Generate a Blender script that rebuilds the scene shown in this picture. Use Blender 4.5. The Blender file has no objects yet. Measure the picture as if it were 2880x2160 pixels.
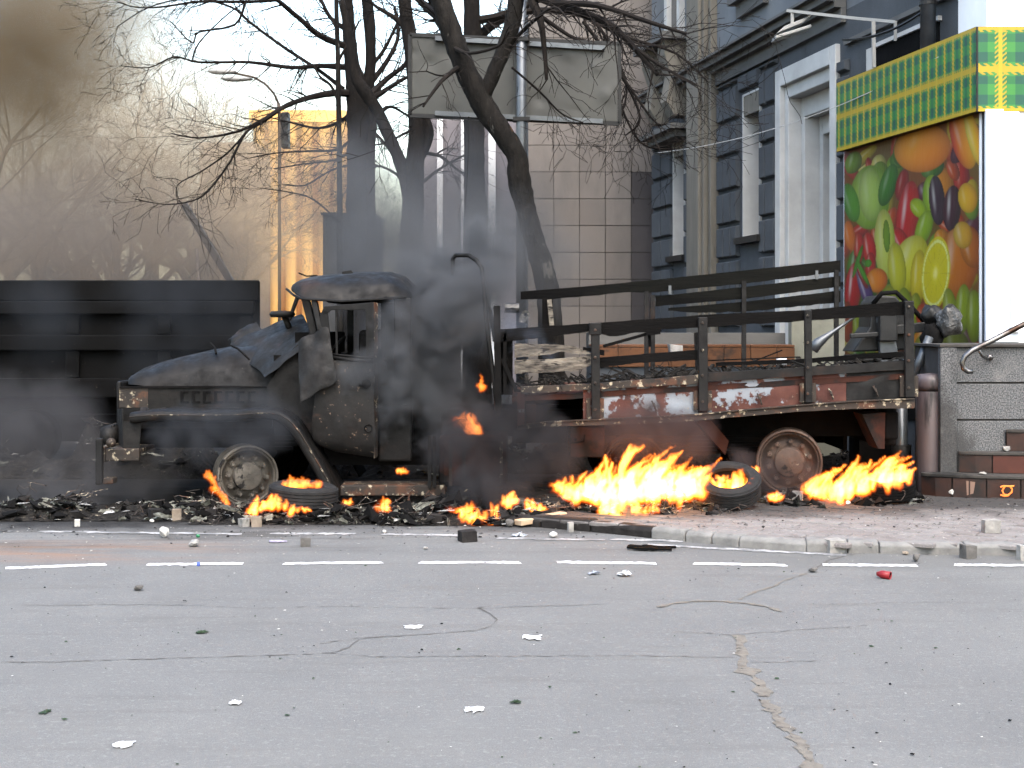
import bpy, bmesh, math, random
import numpy as np
from mathutils import Vector, Matrix, noise as mnoise

sc = bpy.context.scene
C = sc.collection
# ------------------------------------------------------------------ camera, sky, sun, exposure
EYE, FPX, CX, HY = 1.67, 4000.0, 1440.0, 915.0
cam = bpy.data.cameras.new('camera'); cam_o = bpy.data.objects.new('camera', cam); C.objects.link(cam_o)
cam_o.location = (0, 0, EYE); cam_o.rotation_euler = (math.pi/2, 0, 0)
cam.sensor_width = 36; cam.lens = 50; cam.shift_y = -165/2880; cam.clip_start = .1; cam.clip_end = 3000
sc.camera = cam_o
SUN_EL, SUN_AZ = math.radians(56), math.radians(165)
w = bpy.data.worlds.new('World'); sc.world = w; w.use_nodes = True
wt = w.node_tree; sky = wt.nodes.new('ShaderNodeTexSky'); sky.sky_type = 'NISHITA'; sky.sun_disc = False
sky.sun_elevation = SUN_EL; sky.sun_rotation = SUN_AZ; sky.air_density = 1.5; sky.dust_density = 3.5; sky.ozone_density = .4
wt.links.new(sky.outputs[0], wt.nodes['Background'].inputs[0]); wt.nodes['Background'].inputs[1].default_value = .15
sl = bpy.data.lights.new('sun', 'SUN'); sun = bpy.data.objects.new('sun', sl); C.objects.link(sun)
sl.energy = .85; sl.angle = math.radians(60); sl.color = (1, .98, .96)
sd = Vector((math.sin(SUN_AZ)*math.cos(SUN_EL), math.cos(SUN_AZ)*math.cos(SUN_EL), math.sin(SUN_EL)))
sun.rotation_euler = sd.to_track_quat('Z', 'Y').to_euler(); sun.location = (-8, 50, 30)
vs = sc.view_settings; vs.view_transform = 'Standard'; vs.look = 'None'; vs.gamma = 1; vs.use_curve_mapping = False
vs.exposure = 2.2
cy = sc.cycles; cy.use_denoising = True; cy.volume_step_rate = 3; cy.volume_max_steps = 128; cy.volume_bounces = 1
cy.max_bounces = 5; cy.diffuse_bounces = 3; cy.glossy_bounces = 2; cy.transparent_max_bounces = 16
cy.use_adaptive_sampling = True; cy.adaptive_threshold = .05; cy.sample_clamp_indirect = 6

R = random.Random(7)

# ------------------------------------------------------------------ helpers
def P(px, py, Y):  return Vector(((px-CX)/FPX*Y, Y, EYE-(py-HY)/FPX*Y))
def G(px, py, z=0.0):
    Y = (EYE-z)*FPX/(py-HY); return Vector(((px-CX)/FPX*Y, Y, z))
Y0 = 12.95
def T(px, py, d=0.0): return P(px, py, Y0+d)

class MB:
    def __init__(s): s.v = []; s.f = []
    def add(s, v, f):
        n = len(s.v); s.v += [Vector(x) for x in v]; s.f += [tuple(i+n for i in q) for q in f]; return s
    def box(s, x0, x1, y0, y1, z0, z1):
        return s.add([(x, y, z) for z in (z0, z1) for y in (y0, y1) for x in (x0, x1)],
                     [(0,2,3,1),(4,5,7,6),(0,1,5,4),(2,6,7,3),(0,4,6,2),(1,3,7,5)])
    def hexa(s, p):   # 8 points: bottom 4 then top 4, same winding
        return s.add(p, [(3,2,1,0),(4,5,6,7),(0,1,5,4),(1,2,6,5),(2,3,7,6),(3,0,4,7)])
    def bar(s, a, b, wd, ht, up=(0,0,1)):
        a, b = Vector(a), Vector(b); d = (b-a).normalized(); u = Vector(up)
        sd_ = d.cross(u); sd_ = sd_.normalized() if sd_.length > 1e-5 else Vector((1,0,0)); u = sd_.cross(d)
        o = [(-1,-1),(1,-1),(1,1),(-1,1)]
        return s.add([q+sd_*(i*wd/2)+u*(j*ht/2) for q in (a, b) for i, j in o],
                     [(3,2,1,0),(4,5,6,7),(0,1,5,4),(1,2,6,5),(2,3,7,6),(3,0,4,7)])
    def tube(s, pts, rad, n=8, cap=True, jit=0.0):
        pts = [Vector(p) for p in pts]
        if isinstance(rad, (int, float)): rad = [rad]*len(pts)
        v = []; f = []; ref = None
        for i, p in enumerate(pts):
            d = (pts[min(i+1, len(pts)-1)]-pts[max(i-1, 0)])
            d = d.normalized() if d.length > 1e-9 else Vector((0,0,1))
            if ref is None: ref = Vector((0,1,0)) if abs(d.y) < .9 else Vector((1,0,0))
            a = d.cross(ref); a = a.normalized() if a.length > 1e-6 else Vector((1,0,0)); b = d.cross(a); ref = a.cross(d)*-1 if False else ref
            for k in range(n):
                t = 2*math.pi*k/n; rr = rad[i]*(1+(R.uniform(-jit, jit) if jit else 0))
                v.append(p+a*(math.cos(t)*rr)+b*(math.sin(t)*rr))
        for i in range(len(pts)-1):
            for k in range(n):
                k2 = (k+1) % n; f.append((i*n+k, i*n+k2, (i+1)*n+k2, (i+1)*n+k))
        if cap: f.append(tuple(range(n-1, -1, -1))); f.append(tuple((len(pts)-1)*n+k for k in range(n)))
        return s.add(v, f)
    def lathe(s, prof, org, ax='Y', n=28):   # prof: (radius, along)
        v = []; f = []; org = Vector(org)
        for r, h in prof:
            for k in range(n):
                t = 2*math.pi*k/n; c_, s_ = r*math.cos(t), r*math.sin(t)
                v.append(org+(Vector((c_, h, s_)) if ax == 'Y' else Vector((c_, s_, h)) if ax == 'Z' else Vector((h, c_, s_))))
        for i in range(len(prof)-1):
            for k in range(n):
                k2 = (k+1) % n; f.append((i*n+k, i*n+k2, (i+1)*n+k2, (i+1)*n+k))
        return s.add(v, f)
    def prism(s, poly, ext):   # poly: 3d points, ext vector
        n = len(poly); e = Vector(ext); poly = [Vector(p) for p in poly]
        return s.add(poly+[p+e for p in poly], [tuple(range(n-1, -1, -1)), tuple(range(n, 2*n))]+[(i, (i+1) % n, n+(i+1) % n, n+i) for i in range(n)])
    def grid(s, rows, thick=None):   # rows of equal length lists of points
        m, n = len(rows), len(rows[0]); v = [Vector(p) for r in rows for p in r]; f = []
        for i in range(m-1):
            for j in range(n-1): f.append((i*n+j, i*n+j+1, (i+1)*n+j+1, (i+1)*n+j))
        return s.add(v, f)
    def hull(s, pts):
        bm = bmesh.new()
        for p in pts: bm.verts.new(p)
        r_ = bmesh.ops.convex_hull(bm, input=bm.verts)
        bmesh.ops.delete(bm, geom=[g for g in r_['geom_interior'] if isinstance(g, bmesh.types.BMVert)], context='VERTS')
        bm.verts.ensure_lookup_table(); bm.verts.index_update()
        n = len(s.v); s.v += [v.co.copy() for v in bm.verts]; s.f += [tuple(v.index+n for v in f.verts) for f in bm.faces]; bm.free(); return s

ORG = {}
def mesh_of(name, mb, m, org=(0,0,0), smooth=False, fix=True):
    o = Vector(org); me = bpy.data.meshes.new(name)
    me.from_pydata([tuple(p-o) for p in mb.v], [], mb.f)
    if fix:
        bm = bmesh.new(); bm.from_mesh(me); bmesh.ops.recalc_face_normals(bm, faces=bm.faces); bm.to_mesh(me); bm.free()
    me.materials.append(m)
    if smooth: me.polygons.foreach_set('use_smooth', [True]*len(me.polygons))
    return me
def obj(name, mb, m, parent=None, smooth=False, bevel=0, solid=0, org=None, sub=0, fix=True):
    o0 = ORG.get(parent.name, Vector((0,0,0))) if parent else Vector(org if org is not None else (0,0,0))
    me = mesh_of(name, mb, m, o0, smooth, fix)
    o = bpy.data.objects.new(name, me); C.objects.link(o); ORG[o.name] = Vector(o0)
    if parent: o.parent = parent
    else: o.location = o0
    if solid: k = o.modifiers.new('s', 'SOLIDIFY'); k.thickness = solid; k.offset = 0
    if sub: k = o.modifiers.new('u', 'SUBSURF'); k.levels = k.render_levels = sub
    if bevel: k = o.modifiers.new('b', 'BEVEL'); k.width = bevel; k.segments = 2; k.limit_method = 'ANGLE'
    if smooth and (bevel or solid): k = o.modifiers.new('n', 'WEIGHTED_NORMAL')
    return o
def loose(name, mb, m, parent, **kw):
    """one object per connected piece of the builder"""
    par = list(range(len(mb.v)))
    def find(i):
        while par[i] != i: par[i] = par[par[i]]; i = par[i]
        return i
    for f in mb.f:
        for k in f[1:]: par[find(f[0])] = find(k)
    grp = {}
    for f in mb.f: grp.setdefault(find(f[0]), []).append(f)
    out = []
    for fs in grp.values():
        ids = sorted({i for f in fs for i in f}); mp_ = {i: k for k, i in enumerate(ids)}; b = MB(); b.v = [mb.v[i] for i in ids]; b.f = [tuple(mp_[i] for i in f) for f in fs]; out.append(obj(name, b, m, parent, **kw))
    return out
def tag(o, label=None, cat=None, group=None, kind=None):
    if label: o['label'] = label
    if cat: o['category'] = cat
    if group: o['group'] = group
    if kind: o['kind'] = kind
    return o
def thing(name, label, cat, loc, group=None, kind=None):
    o = bpy.data.objects.new(name, None); C.objects.link(o); o.location = loc; o.empty_display_size = .1
    ORG[o.name] = Vector(loc); return tag(o, label, cat, group, kind)
def inst(src, parent, name=None, rot=None, loc=None):
    o = src.copy(); C.objects.link(o); o.parent = parent
    if loc is not None: o.location = loc
    if rot is not None: o.rotation_euler = rot
    return o

# ------------------------------------------------------------------ materials
def N(nt, t, **k):
    n = nt.nodes.new(t)
    for a, b in k.items(): setattr(n, a, b)
    return n
def setramp(r, cols):
    e = r.color_ramp.elements
    while len(e) > 1: e.remove(e[-1])
    e[0].position = cols[0][0]; e[0].color = (*cols[0][1], 1)
    for p, c in cols[1:]: x = e.new(p); x.color = (*c, 1)
class NT:
    """small helper for shader trees"""
    def __init__(s, name):
        s.m = bpy.data.materials.new(name); s.m.use_nodes = True; s.t = s.m.node_tree
        s.b = s.t.nodes['Principled BSDF']; s.L = s.t.links.new
        s.pos = N(s.t, 'ShaderNodeNewGeometry').outputs['Position']
        s.xyz = None
    def math(s, op, a, b=None, clamp=False):
        n = N(s.t, 'ShaderNodeMath', operation=op, use_clamp=clamp)
        for i, x in enumerate((a, b)):
            if x is None: continue
            if isinstance(x, (int, float)): n.inputs[i].default_value = x
            else: s.L(x, n.inputs[i])
        return n.outputs[0]
    def axis(s, i):
        if s.xyz is None: s.xyz = N(s.t, 'ShaderNodeSeparateXYZ'); s.L(s.pos, s.xyz.inputs[0])
        return s.xyz.outputs[i]
    def noise(s, scale, detail=5, rough=.6, stretch=None, off=0, dist=0):
        v = s.pos
        if stretch or off:
            mp = N(s.t, 'ShaderNodeMapping'); s.L(v, mp.inputs[0]); mp.inputs['Scale'].default_value = stretch or (1,1,1); mp.inputs['Location'].default_value = (off, off*1.7, off*.3); v = mp.outputs[0]
        n = N(s.t, 'ShaderNodeTexNoise'); s.L(v, n.inputs['Vector']); n.inputs['Scale'].default_value = scale
        n.inputs['Detail'].default_value = detail; n.inputs['Roughness'].default_value = rough; n.inputs['Distortion'].default_value = dist
        return n.outputs['Fac']
    def ramp(s, f, cols):
        r = N(s.t, 'ShaderNodeValToRGB'); s.L(f, r.inputs[0]); setramp(r, cols); return r.outputs[0]
    def step(s, f, lo, hi):   # smooth mask
        r = N(s.t, 'ShaderNodeMapRange', interpolation_type='SMOOTHSTEP'); s.L(f, r.inputs[0]); r.inputs[1].default_value = lo; r.inputs[2].default_value = hi; return r.outputs[0]
    def mix(s, fac, a, b):
        n = N(s.t, 'ShaderNodeMix', data_type='RGBA')
        if isinstance(fac, (int, float)): n.inputs[0].default_value = fac
        else: s.L(fac, n.inputs[0])
        for i, x in ((6, a), (7, b)):
            if isinstance(x, tuple): n.inputs[i].default_value = (*x, 1)
            else: s.L(x, n.inputs[i])
        return n.outputs[2]
    def bump(s, h, strength=.3, dist=.02, prev=None):
        n = N(s.t, 'ShaderNodeBump'); s.L(h, n.inputs['Height']); n.inputs['Strength'].default_value = strength; n.inputs['Distance'].default_value = dist
        if prev is not None: s.L(prev, n.inputs['Normal'])
        return n.outputs[0]
    def out(s, col, rough=.8, metal=0, normal=None, spec=.3):
        if isinstance(col, tuple): s.b.inputs['Base Color'].default_value = (*col, 1)
        else: s.L(col, s.b.inputs['Base Color'])
        if isinstance(rough, (int, float)): s.b.inputs['Roughness'].default_value = rough
        else: s.L(rough, s.b.inputs['Roughness'])
        s.b.inputs['Metallic'].default_value = metal; s.b.inputs['Specular IOR Level'].default_value = spec
        if normal is not None: s.L(normal, s.b.inputs['Normal'])
        return s.m
def pm(name, cols, scale=4, rough=.8, metal=0, bump=.25, bscale=None, layers=(), spec=.3, bdist=.01, stretch=None, detail=6):
    t = NT(name); c = t.ramp(t.noise(scale, detail, .62, stretch), cols)
    for i, (col, s_, lo, hi) in enumerate(layers):
        c = t.mix(t.step(t.noise(s_, 6, .65, stretch, 3.1+i*5.3), lo, hi), c, col)
    nb = t.bump(t.noise(bscale or scale*6, 5, .6, stretch, 1.3), bump, bdist)
    if isinstance(rough, tuple):
        mr = N(t.t, 'ShaderNodeMapRange'); t.L(t.noise(scale*2.2, 5, .65, stretch, 7.7), mr.inputs[0]); mr.inputs[1].default_value = .3; mr.inputs[2].default_value = .7; mr.inputs[3].default_value = rough[0]; mr.inputs[4].default_value = rough[1]; rough = mr.outputs[0]
    return t.out(c, rough, metal, nb, spec)
def attr_mat(name, rough=.4, spec=.35):
    t = NT(name); a = N(t.t, 'ShaderNodeVertexColor', layer_name='print'); return t.out(a.outputs[0], rough, 0, t.bump(t.noise(2.2, 4, .6, (1,1,.5)), .35, .03), spec)

ASH = (.42, .39, .34)
M = {}
M['char'] = pm('charred_steel', [(.25, (0.00195,0.00195,0.00195)), (.5, (0.00416,0.00391,0.00382)), (.7, (0.00799,0.00714,0.00655)), (.85, (0.01275,0.01088,0.00952))], 3.5, (.42, .9), 0, .4, 24,
               [((0.01912,0.01020,0.00705), 3.0, .56, .74), ((0.07013,0.05423,0.04148), 30, .70, .75)], spec=.2)
M['char_hood'] = pm('sooty_hood_steel', [(.25, (0.00165,0.00158,0.00158)), (.45, (0.00345,0.00323,0.00315)), (.6, (0.00607,0.00532,0.00487)), (.8, (0.01020,0.00840,0.00697))], 3.0, (.34, .85), 0, .35, 16,
               [((0.01582,0.00885,0.00607), 2.2, .54, .72), ((0.00143,0.00143,0.00143), 5, .56, .68), ((0.03255,0.02700,0.02235), 26, .66, .74)], spec=.17)
M['black'] = pm('black_soot', [(.3, (0.0025,0.0025,0.0025)), (.7, (0.0059,0.0055,0.0055))], 4, .9, 0, .3, 20, spec=.06)
M['red_glow_char'] = pm('scorched_glow_steel', [(.3, (0.0228,0.0092,0.0068)), (.6, (0.0418,0.0153,0.0099)), (.8, (0.0685,0.0267,0.0153))], 3, .75, .1, .3, 20, [((0.0092,0.0085,0.0085), 2.2, .48, .62)], spec=.12)  # scorched red, brightened to carry the fire's red glow under the bed
M['edge'] = pm('scorched_edge', [(.35, (0.0089,0.0076,0.0067)), (.6, (0.0246,0.0179,0.0134))], 4, .7, .1, .35, 26,
               [((0.0580,0.0246,0.0125), 5, .52, .66), ((0.2455,0.2098,0.1518), 15, .57, .63)])
M['panel'] = pm('flaking_red_panel', [(.3, (0.0315,0.0099,0.0072)), (.5, (0.0540,0.0171,0.0122)), (.75, (0.0765,0.0315,0.0203))], 3.2, .8, 0, .35, 26,
                [((0.1485,0.1665,0.1890), 2.6, .50, .535), ((0.0067,0.0063,0.0063), 1.5, .56, .68), ((0.2250,0.1890,0.1350), 20, .66, .7)])
M['rim'] = pm('burnt_rim', [(.3, (0.0262,0.0226,0.0189)), (.5, (0.0682,0.0604,0.0499)), (.7, (0.1365,0.1233,0.1023))], 4, .75, .1, .35, 30,
              [((0.0525,0.0262,0.0136), 4.5, .58, .72), ((0.0063,0.0058,0.0052), 6.5, .57, .62), ((0.2625,0.2362,0.1837), 9, .66, .72)])
M['rim_rear'] = pm('burnt_rear_rim', [(.3, (0.0220,0.0145,0.0110)), (.5, (0.0484,0.0308,0.0229)), (.7, (0.0748,0.0506,0.0374))], 4, .75, .15, .35, 30,
              [((0.0572,0.0242,0.0132), 4.5, .54, .7), ((0.0066,0.0053,0.0048), 5.5, .58, .64), ((0.1672,0.1408,0.1100), 12, .64, .7)])
M['wood_char'] = pm('charred_board', [(.3, (0.00220,0.00220,0.00220)), (.6, (0.00484,0.00445,0.00429)), (.8, (0.00968,0.00825,0.00726))], 3, .8, 0, .6, 30, [((0.06792,0.06061,0.05335), 22, .72, .76)], stretch=(.35,1,1.6), spec=.04)
M['wood_ash'] = pm('ashen_cracked_board', [(.32, (0.0139,0.0121,0.0102)), (.5, (0.0744,0.0651,0.0535)), (.7, (0.1674,0.1488,0.1209))], 9, .9, 0, 1.0, 24, [((0.0093,0.0079,0.0069), 13, .56, .62)], stretch=(.6,1,2.2))
M['wood_green'] = pm('weathered_green_board', [(.3, (0.00161,0.00175,0.00140)), (.55, (0.00378,0.00378,0.00301)), (.75, (0.00700,0.00616,0.00455))], 3, .8, 0, .5, 26, [((0.00084,0.00084,0.00084), 1.1, .50, .62), ((0.01603,0.01001,0.00497), 10, .66, .72)], stretch=(.25,1,2.5), spec=.08)
M['wood_new'] = pm('pale_split_wood', [(.3, (0.2700,0.1800,0.1080)), (.6, (0.3720,0.2760,0.1860)), (.8, (0.2040,0.1200,0.0660))], 5, .75, 0, .3, 30, [((0.0540,0.0330,0.0210), 4, .62, .72)], stretch=(.4,3,3))
M['tyre'] = pm('tyre_rubber', [(.3, (0.0088,0.0088,0.0093)), (.7, (0.0221,0.0216,0.0216))], 8, .8, 0, .3, 40, spec=.12)
M['bark'] = pm('dark_bark', [(.3, (0.0033,0.0029,0.0027)), (.6, (0.0084,0.0069,0.0060)), (.8, (0.0165,0.0132,0.0108))], 7, .9, 0, 1.0, 26, [((0.0540,0.0300,0.0165), 4, .70, .74)], stretch=(1,1,.35), bdist=.03, spec=.12)
M['bark_grey'] = pm('peeling_bark', [(.3, (0.0037,0.0034,0.0031)), (.55, (0.0092,0.0081,0.0071)), (.78, (0.0196,0.0173,0.0152))], 8, .9, 0, 1.0, 26, [((0.0601,0.0566,0.0508), 6, .61, .66), ((0.0508,0.0277,0.0139), 3, .72, .76)], stretch=(1,1,.35), bdist=.03, spec=.12)
M['twig'] = pm('twig_bark', [(.3, (0.0048,0.0039,0.0036)), (.7, (0.0120,0.0096,0.0081))], 6, .9, 0, .3, spec=.12)
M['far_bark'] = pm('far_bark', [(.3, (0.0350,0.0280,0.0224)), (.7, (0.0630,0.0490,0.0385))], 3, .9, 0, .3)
M['sign'] = pm('soiled_sign_back', [(.3, (0.0249,0.0253,0.0233)), (.55, (0.0343,0.0349,0.0316)), (.75, (0.0416,0.0416,0.0364))], 1.3, .5, .3, .12, 10, [((0.0146,0.0141,0.0120), 1.0, .6, .8), ((0.1178,0.1178,0.1178), 17, .73, .755)], spec=.5)
M['galv'] = pm('galvanised_steel', [(.3, (0.0616,0.0672,0.0756)), (.6, (0.0924,0.1008,0.1092)), (.8, (0.1176,0.1260,0.1344))], 6, .38, .6, .1, 30, spec=.5)
M['dark_metal'] = pm('dark_metal', [(.3, (0.00720,0.00756,0.00792)), (.7, (0.01620,0.01620,0.01620))], 6, .5, .3, .15, 30)
M['stone'] = pm('pale_granite_cobble', [(.3, (0.1186,0.1138,0.1068)), (.5, (0.1897,0.1826,0.1707)), (.72, (0.2609,0.2514,0.2371))], 12, .9, 0, .7, 50, [((0.0474,0.0451,0.0427), 9, .60, .68)])
M['stone_grey'] = pm('grey_cobble', [(.3, (0.0432,0.0408,0.0384)), (.6, (0.0816,0.0768,0.0720)), (.8, (0.1248,0.1176,0.1104))], 10, .9, 0, .7, 50, [((0.0192,0.0192,0.0182), 7, .58, .68)])
M['stone_dark'] = pm('sooty_cobble', [(.3, (0.0069,0.0064,0.0064)), (.6, (0.0167,0.0152,0.0147)), (.8, (0.0343,0.0304,0.0269))], 9, .92, 0, .7, 50, spec=.12)
M['stone_white'] = pm('white_broken_stone', [(.3, (0.2570,0.2463,0.2303)), (.6, (0.3534,0.3427,0.3213)), (.8, (0.4016,0.3909,0.3695))], 10, .9, 0, .6, 45)
M['stone_brown'] = pm('brownish_stone', [(.3, (0.0960,0.0720,0.0540)), (.6, (0.1620,0.1320,0.1020)), (.8, (0.2160,0.1860,0.1500))], 10, .9, 0, .7, 45, [((0.0300,0.0270,0.0240), 6, .6, .7)])
M['kerb'] = pm('kerb_granite', [(.3, (0.0942,0.0918,0.0893)), (.5, (0.1240,0.1215,0.1166)), (.75, (0.1637,0.1587,0.1513))], 9, .92, 0, .6, 45, [((0.0496,0.0471,0.0446), 2.2, .6, .75)])
M['stucco'] = pm('blue_grey_stucco', [(.3, (0.0382,0.0431,0.0495)), (.55, (0.0493,0.0554,0.0628)), (.8, (0.0628,0.0696,0.0778))], 1.6, .92, 0, .5, 60, [((0.0269,0.0294,0.0330), 1.1, .58, .75), ((0.0899,0.0970,0.1042), 2.3, .68, .78)])
M['stucco_up'] = pm('pale_blue_stucco', [(.3, (0.0920,0.1012,0.1120)), (.6, (0.1156,0.1264,0.1387)), (.8, (0.1376,0.1484,0.1592))], 1.5, .92, 0, .4, 60, [((0.0602,0.0648,0.0710), 1.2, .6, .75)])
M['trim'] = pm('grey_white_trim', [(.3, (0.3227,0.3227,0.3150)), (.6, (0.3996,0.3996,0.3918)), (.8, (0.4504,0.4504,0.4504))], 2, .9, 0, .3, 40, [((0.2151,0.2036,0.1845), 1.9, .62, .78), ((0.1691,0.0922,0.0615), 7, .74, .77)])
M['cornice'] = pm('grey_cornice', [(.3, (0.0644,0.0644,0.0622)), (.6, (0.0858,0.0858,0.0836)), (.8, (0.1073,0.1073,0.1030))], 2, .9, 0, .3, 40, [((0.0343,0.0343,0.0343), 1.6, .6, .75)], stretch=(1,1,3))
M['beige'] = pm('beige_pilaster', [(.3, (0.0977,0.0892,0.0744)), (.6, (0.1317,0.1210,0.1019)), (.8, (0.1572,0.1465,0.1274))], 2.5, .9, 0, .4, 40, [((0.0510,0.0467,0.0404), 2, .58, .75)], stretch=(2,2,.4))
M['white_wall'] = pm('white_render', [(.3, (0.7400,0.7400,0.7400)), (.7, (0.8200,0.8200,0.8200))], 2, .8, 0, .12, 40)
M['white_trim'] = pm('white_corner_trim', [(.3, (.56,.60,.67)), (.7, (.68,.71,.76))], 2, .6, 0, .1, 40)
def tile_mat():
    t = NT('beige_grey_tile'); oi = N(t.t, 'ShaderNodeObjectInfo')
    c = t.mix(oi.outputs['Random'], (.088,.076,.069), (.122,.106,.096)); c = t.mix(t.math('MULTIPLY', t.step(t.noise(1.1, 5, .65, (1,1,.35)), .45, .7), .6), c, (.062,.055,.051))
    return t.out(c, .5, 0, t.bump(t.noise(3, 3), .05, .02), .35)
M['tile_pink'] = tile_mat()
M['tile_dark'] = pm('dark_brown_tile', [(.3, (0.0252,0.0224,0.0238)), (.7, (0.0406,0.0350,0.0364))], 1, .6, 0, .08, 20)
M['joint'] = pm('dark_joint', [(.3, (.03,.027,.025)), (.7, (.05,.045,.042))], 6, .95, 0, .2)
M['lilac'] = pm('pale_lilac_wall', [(.3, (0.1512,0.1344,0.1470)), (.7, (0.1932,0.1764,0.1848))], .8, .8, 0, .1)
M['ochre'] = pm('sun_glow_wall', [(.3, (.50,.19,.025)), (.7, (.58,.25,.04))], .4, .85, 0, .1)  # warm sun glow through the smoke is painted into this wall colour
M['ochre_glow'] = pm('sun_glow_column', [(.3, (.78,.40,.09)), (.7, (.82,.48,.14))], .6, .85, 0, .1)  # lighter columns carry the same painted sun glow
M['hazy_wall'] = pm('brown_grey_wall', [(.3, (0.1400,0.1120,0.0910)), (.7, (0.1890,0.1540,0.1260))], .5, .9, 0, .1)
M['glass_dark'] = pm('dark_window_glass', [(.3, (.02,.022,.026)), (.7, (.035,.038,.042))], 1, .15, 0, .02, spec=.6)
M['terracotta'] = pm('terracotta_tile', [(.3, (0.0693,0.0268,0.0101)), (.55, (0.0945,0.0378,0.0142)), (.8, (0.1134,0.0520,0.0236))], 5, .75, 0, .2, 30, [((0.0189,0.0126,0.0095), 2.3, .56, .72)])
M['step_tile'] = pm('brown_step_tile', [(.3, (0.0150,0.0060,0.0042)), (.55, (0.0255,0.0096,0.0060)), (.8, (0.0390,0.0150,0.0090))], 3, .5, 0, .15, 30, [((0.0060,0.0051,0.0048), 1.6, .48, .66)])
M['step_pink'] = pm('pinkish_step_tile', [(.3, (0.1238,0.0743,0.0550)), (.7, (0.1513,0.0963,0.0715))], 3, .6, 0, .15, 30)
M['step_red'] = pm('red_step_tile', [(.3, (0.0324,0.0081,0.0049)), (.7, (0.0540,0.0135,0.0076))], 3, .5, 0, .15, 30)
M['step_stone'] = pm('sooty_step_stone', [(.3, (0.0198,0.0175,0.0158)), (.6, (0.0363,0.0330,0.0297)), (.8, (0.0660,0.0611,0.0545))], 5, .85, 0, .4, 40, [((0.0066,0.0063,0.0059), 2.2, .55, .66)])
M['pillar'] = pm('mauve_scorched_pillar', [(.3, (0.0480,0.0360,0.0380)), (.55, (0.0760,0.0600,0.0620)), (.8, (0.1080,0.0920,0.0920))], 2.2, .45, .1, .15, 20, [((0.0100,0.0088,0.0088), 1.7, .52, .66)], stretch=(2.5,2.5,.45), spec=.4)
M['orange_paint'] = pm('orange_paint', [(.3, (.75,.14,.02)), (.7, (.9,.2,.03))], 10, .6)
M['steel'] = pm('stainless_rail', [(.3, (0.0900,0.0840,0.0810)), (.7, (0.1440,0.1380,0.1350))], 5, .25, .9, .05, 30, [((0.0300,0.0180,0.0135), 3, .52, .66)])
M['white_metal'] = pm('white_lamp_metal', [(.3, (0.2100,0.2100,0.2030)), (.7, (0.2520,0.2520,0.2450))], 4, .5, .1, .1)
M['paint'] = pm('road_paint', [(.3, (0.4464,0.4464,0.4464)), (.6, (0.5328,0.5328,0.5328))], 7, .8, 0, .2, 60, [((0.2160,0.2160,0.2160), 18, .53, .62), ((0.2448,0.2412,0.2376), 3.5, .52, .64)])
M['paint_worn'] = pm('worn_road_paint', [(.3, (0.2025,0.1996,0.1969)), (.6, (0.2700,0.2671,0.2644))], 7, .85, 0, .2, 60, [((0.1125,0.1125,0.1125), 5, .46, .56), ((.13,.13,.13), 22, .55, .62)])
M['crack'] = pm('dusty_wide_crack', [(.3, (.075,.066,.056)), (.5, (.115,.104,.09)), (.7, (.135,.122,.106))], 16, .95, 0, .9, 40, [((.045,.042,.04), 22, .58, .66)], spec=.1)
M['crack_thin'] = pm('thin_crack', [(.3, (.062,.059,.056)), (.7, (.09,.085,.08))], 14, .95, 0, .8, 40, spec=.1)
M['manhole'] = pm('dusty_cast_iron', [(.3, (0.1184,0.1152,0.1139)), (.7, (0.1472,0.1440,0.1421))], 8, .85, 0, .4, 60)
M['paper'] = pm('white_paper', [(.3, (.34,.34,.345)), (.7, (.5,.5,.505))], 8, .8, 0, .2)
M['foil'] = pm('silver_wrap', [(.3, (.35,.37,.4)), (.7, (.6,.62,.65))], 12, .35, .6, .4)
M['greybag'] = pm('blue_grey_plastic', [(.3, (.14,.155,.18)), (.7, (.24,.255,.29))], 10, .5, 0, .3)
M['red'] = pm('red_can_paint', [(.3, (0.1323,0.0047,0.0079)), (.7, (0.1733,0.0095,0.0126))], 9, .4, 0, .1)
M['blue'] = pm('blue_can_paint', [(.3, (.04,.07,.26)), (.7, (.08,.12,.36))], 9, .4, .2, .1)
M['purple'] = pm('purple_label', [(.3, (.05,.03,.12)), (.5, (.3,.28,.34)), (.7, (.05,.04,.10))], 30, .4, 0, .1)
M['greenglass'] = pm('green_plastic', [(.3, (.01,.09,.035)), (.7, (.02,.14,.06))], 12, .4)
M['leaf'] = pm('dark_green_leaf', [(.3, (0.0084,0.0189,0.0063)), (.7, (0.0189,0.0357,0.0126))], 20, .7)
M['melted'] = pm('melted_shiny_metal', [(.3, (0.0120,0.0120,0.0120)), (.5, (0.0540,0.0528,0.0510)), (.7, (0.1800,0.1740,0.1680))], 7, .3, .6, .9, 14, spec=.5, bdist=.03)
M['grey_wall_low'] = pm('pale_green_wall', [(.3, (0.1296,0.1321,0.1073)), (.6, (0.1733,0.1757,0.1460)), (.8, (0.2009,0.2034,0.1762))], 3, .85, 0, .2, 30, [((0.0295,0.0270,0.0245), 4.5, .62, .7), ((0.0260,0.0248,0.0235), .8, .6, .75)])
M['kiosk'] = pm('grey_kiosk_sheet', [(.3, (0.0360,0.0360,0.0372)), (.7, (0.0510,0.0504,0.0510))], 1.5, .7, .1, .1)

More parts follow.
